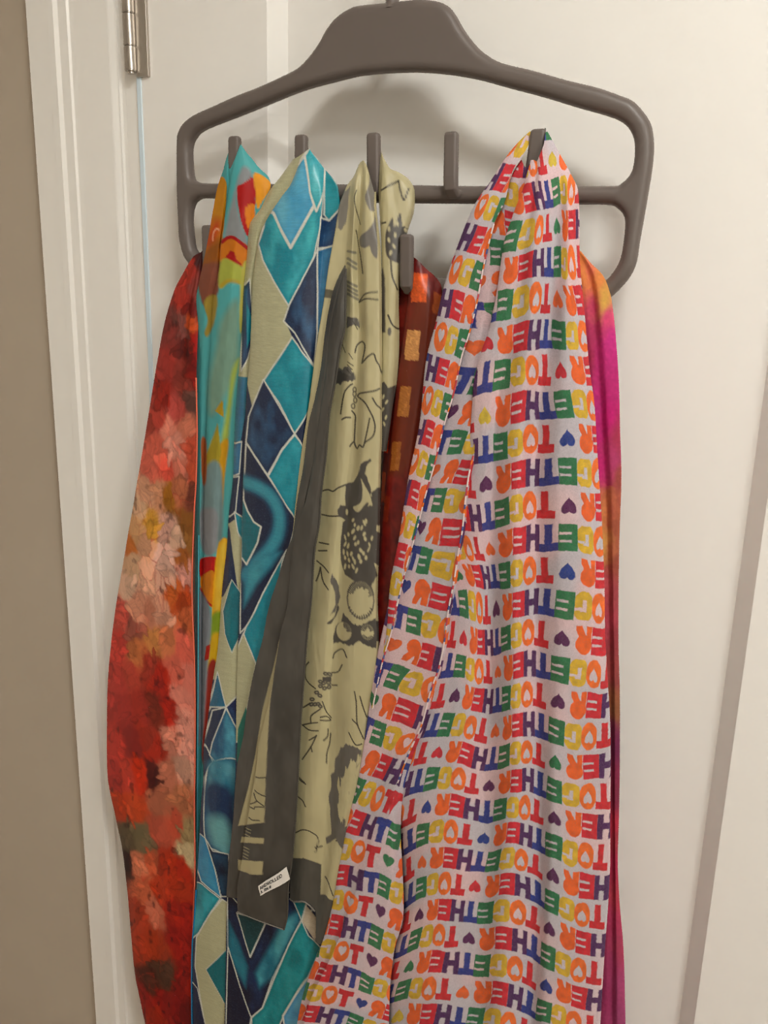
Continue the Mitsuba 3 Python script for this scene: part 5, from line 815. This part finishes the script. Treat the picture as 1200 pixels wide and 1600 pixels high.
s6c = [R('1243,-660,16338,368,144 1234,-740,16151,288,211 1159,-760,15890,165,300 1104,-760,15688,141,371 1072,-760,15352,131,503 1026,-760,15037,99,609 966,-760,14839,56,676 914,-760,14573,18,764 909,-760,14357,6,830 901,-760,14083,-19,919 858,-740,13910,-59,974 837,-730,13577,-112,1085 804,-730,13282,-207,1186 741,-730,12856,-441,1350 671,-730,12352,-596,1522 609,-730,11893,-573,1662 488,-730,11339,-577,1826 384,-730,10903,-578,1962 311,-680,10431,-564,2090 330,-620,9960,-517,2227 359,-600,9504,-515,2368 386,-600,9105,-496,2497 274,-600,8508,-517,2675 245,-600,8005,-453,2851 274,-600,7281,-366,3077'),
       R('1258,-720,16326,368,144 1248,-840,16142,278,206 1174,-880,15883,151,295 1120,-880,15685,127,366 1088,-880,15355,119,497 1043,-880,15046,86,604 984,-880,14851,43,671 933,-880,14590,6,759 925,-870,14378,-6,825 914,-860,14107,-31,914 876,-820,13934,-63,970 835,-800,13590,-133,1084 815,-800,13300,-219,1186 763,-800,12879,-441,1350 694,-800,12380,-596,1522 633,-800,11927,-573,1662 513,-800,11378,-577,1826 410,-800,10947,-578,1962 350,-780,10501,-564,2090 382,-720,10041,-507,2228 414,-710,9601,-504,2369 437,-700,9200,-486,2499 335,-700,8615,-502,2676 306,-700,8120,-438,2853 320,-700,7401,-361,3078'),
       R('1288,-740,16320,400,146 1299,-880,16111,321,218 1259,-910,15853,217,311 1225,-920,15641,210,390 1203,-920,15353,199,507 1167,-920,15009,176,626 1125,-920,14755,133,721 1086,-920,14496,106,804 1077,-920,14180,82,906 1076,-900,13920,71,998 1042,-870,13570,21,1114 1029,-860,13226,-46,1232 1023,-860,12818,-218,1400 1019,-860,12338,-274,1551 1011,-870,11972,-273,1688 989,-880,11529,-224,1842 944,-900,11074,-192,2013 916,-920,10474,-174,2227 913,-920,9846,-149,2446 904,-920,9338,-137,2621 884,-920,8734,-105,2816 900,-920,7886,-40,3080'),
       R('1308,-760,16306,417,150 1331,-880,16086,353,230 1302,-900,15853,258,315 1278,-910,15641,255,396 1267,-910,15354,249,513 1238,-910,15010,233,632 1191,-870,14757,188,727 1144,-870,14470,157,817 1126,-860,14177,129,912 1125,-840,13915,120,1003 1129,-820,13570,97,1122 1132,-800,13225,72,1236 1145,-780,12813,-2,1389 1164,-770,12332,-27,1539 1174,-770,11963,-51,1673 1182,-770,11605,-35,1794 1192,-780,11270,-1,1911 1219,-790,10753,49,2104 1247,-810,10360,80,2255 1245,-820,9886,110,2435 1252,-820,9532,137,2558 1248,-820,9018,134,2731 1286,-820,7962,201,3062'),
       R('1326,-760,16337,448,138 1373,-900,16104,409,223 1378,-930,15847,326,322 1385,-970,15531,347,448 1399,-970,15256,340,556 1389,-970,14965,348,659 1368,-970,14667,308,772 1357,-970,14362,300,874 1367,-970,13893,279,1047 1390,-960,13337,263,1244 1426,-960,12792,267,1442 1460,-960,12264,269,1636 1498,-960,11688,274,1841 1534,-960,11135,287,2050 1532,-960,10631,277,2240 1536,-960,10099,302,2443 1543,-960,9507,301,2646 1556,-960,8896,308,2844 1584,-960,8238,361,3044'),
       R('1345,-700,16440,514,103 1469,-800,16244,613,178 1527,-840,15970,628,290 1523,-860,15690,562,397 1518,-870,15381,519,512 1512,-830,15018,516,643 1497,-830,14732,463,750 1473,-820,14460,443,842 1474,-820,14147,407,960 1487,-820,13881,415,1053 1532,-820,13328,417,1253 1569,-810,12768,425,1453 1607,-810,12233,441,1641 1648,-810,11651,450,1846 1699,-810,11095,467,2045 1753,-810,10490,492,2257 1798,-820,9728,497,2532 1789,-820,9158,482,2718 1830,-820,8211,533,3014'),
       R('1337,-640,16522,535,74 1483,-740,16287,660,167 1575,-850,16058,727,255 1609,-890,15777,736,365 1637,-920,15496,729,466 1651,-930,15212,655,571 1679,-930,14729,617,753 1698,-930,14228,562,941 1741,-930,13660,554,1152 1794,-930,13115,566,1350 1827,-930,12543,589,1548 1849,-930,11977,593,1747 1861,-930,11393,594,1949 1890,-930,10862,591,2146 1923,-940,10288,590,2351 1941,-940,9736,596,2548 1963,-940,9046,602,2774 1980,-940,8399,620,2997'),
       R('1330,-600,16564,546,61 1484,-680,16321,683,158 1598,-790,16113,792,238 1648,-830,15876,848,332 1684,-850,15595,855,433 1736,-870,15239,787,561 1796,-880,14757,735,742 1859,-880,14235,688,940 1926,-880,13671,693,1148 1995,-890,13107,709,1351 2033,-890,12527,729,1551 2049,-890,11950,739,1751 2054,-900,11378,731,1950 2077,-900,10828,722,2149 2153,-900,10237,762,2348 2217,-900,9664,794,2546 2248,-900,9072,811,2749 2277,-900,8495,829,2962'),
       R('1315,-560,16588,541,55 1464,-620,16366,679,144 1566,-680,16216,786,203 1636,-720,16090,871,253 1662,-740,15934,901,315 1700,-760,15570,897,445 1758,-770,15244,840,561 1843,-770,14755,800,742 1901,-780,14498,813,837 1961,-780,14092,784,987 2044,-780,13541,803,1190 2115,-780,12966,823,1392 2152,-780,12595,841,1520 2210,-790,12188,885,1665 2269,-800,11774,921,1821 2350,-800,10872,934,2134 2398,-800,10262,960,2339 2424,-800,9392,950,2626 2448,-800,8786,955,2836 2457,-800,8477,963,2946'),
       R('1292,-500,16593,527,58 1425,-520,16364,649,153 1521,-540,16219,755,212 1583,-560,16104,832,258 1610,-580,15934,863,323 1647,-620,15568,850,449 1703,-640,15224,790,570 1798,-660,14724,766,751 1855,-660,14471,785,842 1916,-660,14057,758,993 1999,-660,13499,778,1194 2070,-660,12923,797,1393 2110,-660,12527,815,1526 2161,-660,12123,858,1665 2220,-660,11695,893,1820 2301,-660,10770,904,2134 2350,-660,10144,930,2339 2376,-660,9253,923,2626 2400,-660,8632,926,2838 2409,-660,8316,934,2949')]
s6b, s6c = longer(s6b), longer(s6c)
parts6 = [cloth(s6a, .0020, wrinkle=.0008, wseed=12, ws=(70, 22)), cloth(s6b, .0020, wrinkle=.0009, wseed=13, ws=(70, 18)), cloth(s6c, .0020, wrinkle=.0013, wseed=14, ws=(75, 14))]
v, f, uv, pid = merge(parts6)
uv = uv * 100
def together(p, n, uv):
    a, b = uv.x, uv.y
    a = a + .10 * (mikit.noise(uv.x * 1.3, uv.y * 1.3, 1.0) - .5); b = b + .08 * (mikit.noise(uv.x * 1.3, uv.y * 1.3, 5.0) - .5)
    row = dr.floor(b); par = row - 2 * dr.floor(row / 2)
    a = a + 4.2 * par
    word = dr.floor(a / 9.4); loc = a - 9.4 * word; heart = loc < 1.4
    k = dr.select(heart, 0.0, dr.floor(loc - 1.4) + 1); cell = word * 9 + k
    x, y0 = dr.select(heart, loc - .2, loc - .4 - k), b - row
    y = (y0 - .5) / .83 + .5
    A_ = dr.abs
    def bx(x0, x1, y0_, y1): return dr.maximum((A_(x - (x0 + x1) / 2) - (x1 - x0) / 2) * .55, (A_(y - (y0_ + y1) / 2) - (y1 - y0_) / 2))
    def hrt(px, py): return px * px + dr.square(1.22 * py - dr.sqrt(A_(px) + 1e-4) * .85 + .12) - 1
    ell = lambda cx, cy, rx, ry: (dr.sqrt(dr.square((x - cx) / rx) + dr.square((y - cy) / ry) + 1e-6) - 1) * .4
    mn, mx = dr.minimum, dr.maximum
    E = mx(bx(-.02, 1.02, 0, 1), -mn(bx(.05, .66, .31, .40), bx(.05, .66, .60, .69)))
    H = mn(mn(bx(-.02, .33, 0, 1), bx(.67, 1.02, 0, 1)), bx(0, 1, .36, .62))
    Tt = mn(bx(-.04, 1.04, .70, 1), bx(.30, .70, 0, .9))
    G = mx(ell(.52, .5, .60, .56), -mn(mn(bx(.32, .66, .60, .72), bx(.44, .66, .30, .66)), bx(-.1, .40, .56, .66)))
    G = mx(G, bx(-.02, 1.02, 0, 1))
    hh = hrt((x - .5) / .27, (y - .5) / .26) * .12
    O = mx(ell(.5, .5, .53, .54), -hh)
    leg = A_((x - .30) * .75 + (y - .24) * -.6 + .02) - .17
    Rr = mn(mn(ell(.5, .66, .50, .36), bx(.60, .96, 0, .75)), mx(leg, bx(-.05, .55, 0, .5)))
    Hh = hrt((x - .5) / .42, (y0 - .47) / .25) * .14
    d = dr.select(k < .5, Hh, dr.select(k < 1.5, Rr, dr.select(k < 2.5, E, dr.select(k < 3.5, H, dr.select(k < 4.5, Tt, dr.select(k < 5.5, E, dr.select(k < 6.5, G, dr.select(k < 7.5, O, Tt))))))))
    C3 = lambda h: mi.Color3f(*[float(t) for t in 1.05 * lin(h) ** 1.12])
    rnd = mikit.cell_rand(cell, row, 3.0)
    hc = dr.select(rnd < .18, C3('5c2058'), dr.select(rnd < .36, C3('c82a38'), dr.select(rnd < .54, C3('22408c'), dr.select(rnd < .70, C3('e06c2c'), dr.select(rnd < .86, C3('2c7c50'), C3('d0b840'))))))
    col = dr.select(k < .5, hc, dr.select(k < 1.5, C3('e4681c'), dr.select(k < 2.5, C3('cc2030'), dr.select(k < 3.5, C3('50205c'), dr.select(k < 4.5, C3('283c8c'), dr.select(k < 5.5, C3('28784c'), dr.select(k < 6.5, C3('d4b030'), dr.select(k < 7.5, C3('e87420'), C3('c8242c')))))))))
    thr = mikit.noise(uv.x * 34, uv.y * 62, 2.0); th2 = mikit.noise(uv.x * 90 + uv.y * 60, uv.y * 60 - uv.x * 50, 7.0)
    ink = 1 - mikit.smoothstep(-.022, .022, d + .03 * (mikit.noise(uv.x * 9, uv.y * 15, 3.0) - .5))
    ink = ink * (.86 + .14 * thr)
    ground = mikit.mix(C3('dcc2c6'), C3('c6bfc6'), mikit.smoothstep(.35, .65, mikit.fbm(uv.x * .25, uv.y * .5, 9.0)))
    c = mikit.mix(ground, col * (.85 + .3 * mikit.noise(uv.x * 4, uv.y * 6, 4.0)), ink)
    return c * (.64 + .16 * thr + .16 * th2)


scene['mat_together'] = {'type': 'twosided', 'bsdf': {'type': 'principled', 'base_color': mikit.proc(together), 'roughness': .85, 'specular': .15, 'sheen': .3}}
put('lettered_scarf__cloth', (v, f), 'mat_together', smooth=True, uv=uv)
def stitch(p, n, uv):
    r = mikit.cell_rand(p.z * 260, 1.0, 0.0)
    c = lambda h: mi.Color3f(*[float(t) for t in lin(h)])
    return dr.select(r < .22, c('b84850'), dr.select(r < .34, c('4a5890'), dr.select(r < .45, c('d87030'), c('d8c8c8'))))


scene['mat_stitch'] = pbr(mikit.proc(stitch), .8, .1)
hem('lettered_scarf__hem', s6a[-1][4:] + [0, -.0008, 0, 0, 0], .0007, 'mat_stitch')
hem('lettered_scarf__hem_001', s6b[4][9:22] + [0, -.0010, 0, 0, 0], .0008, 'mat_stitch')
tag('lettered_scarf', 'wide white gauze scarf printed with rows of rainbow letters and hearts, frontmost of all', 'scarf')
tag('lettered_scarf__hem', 'hem oversewn in red, blue and white thread')
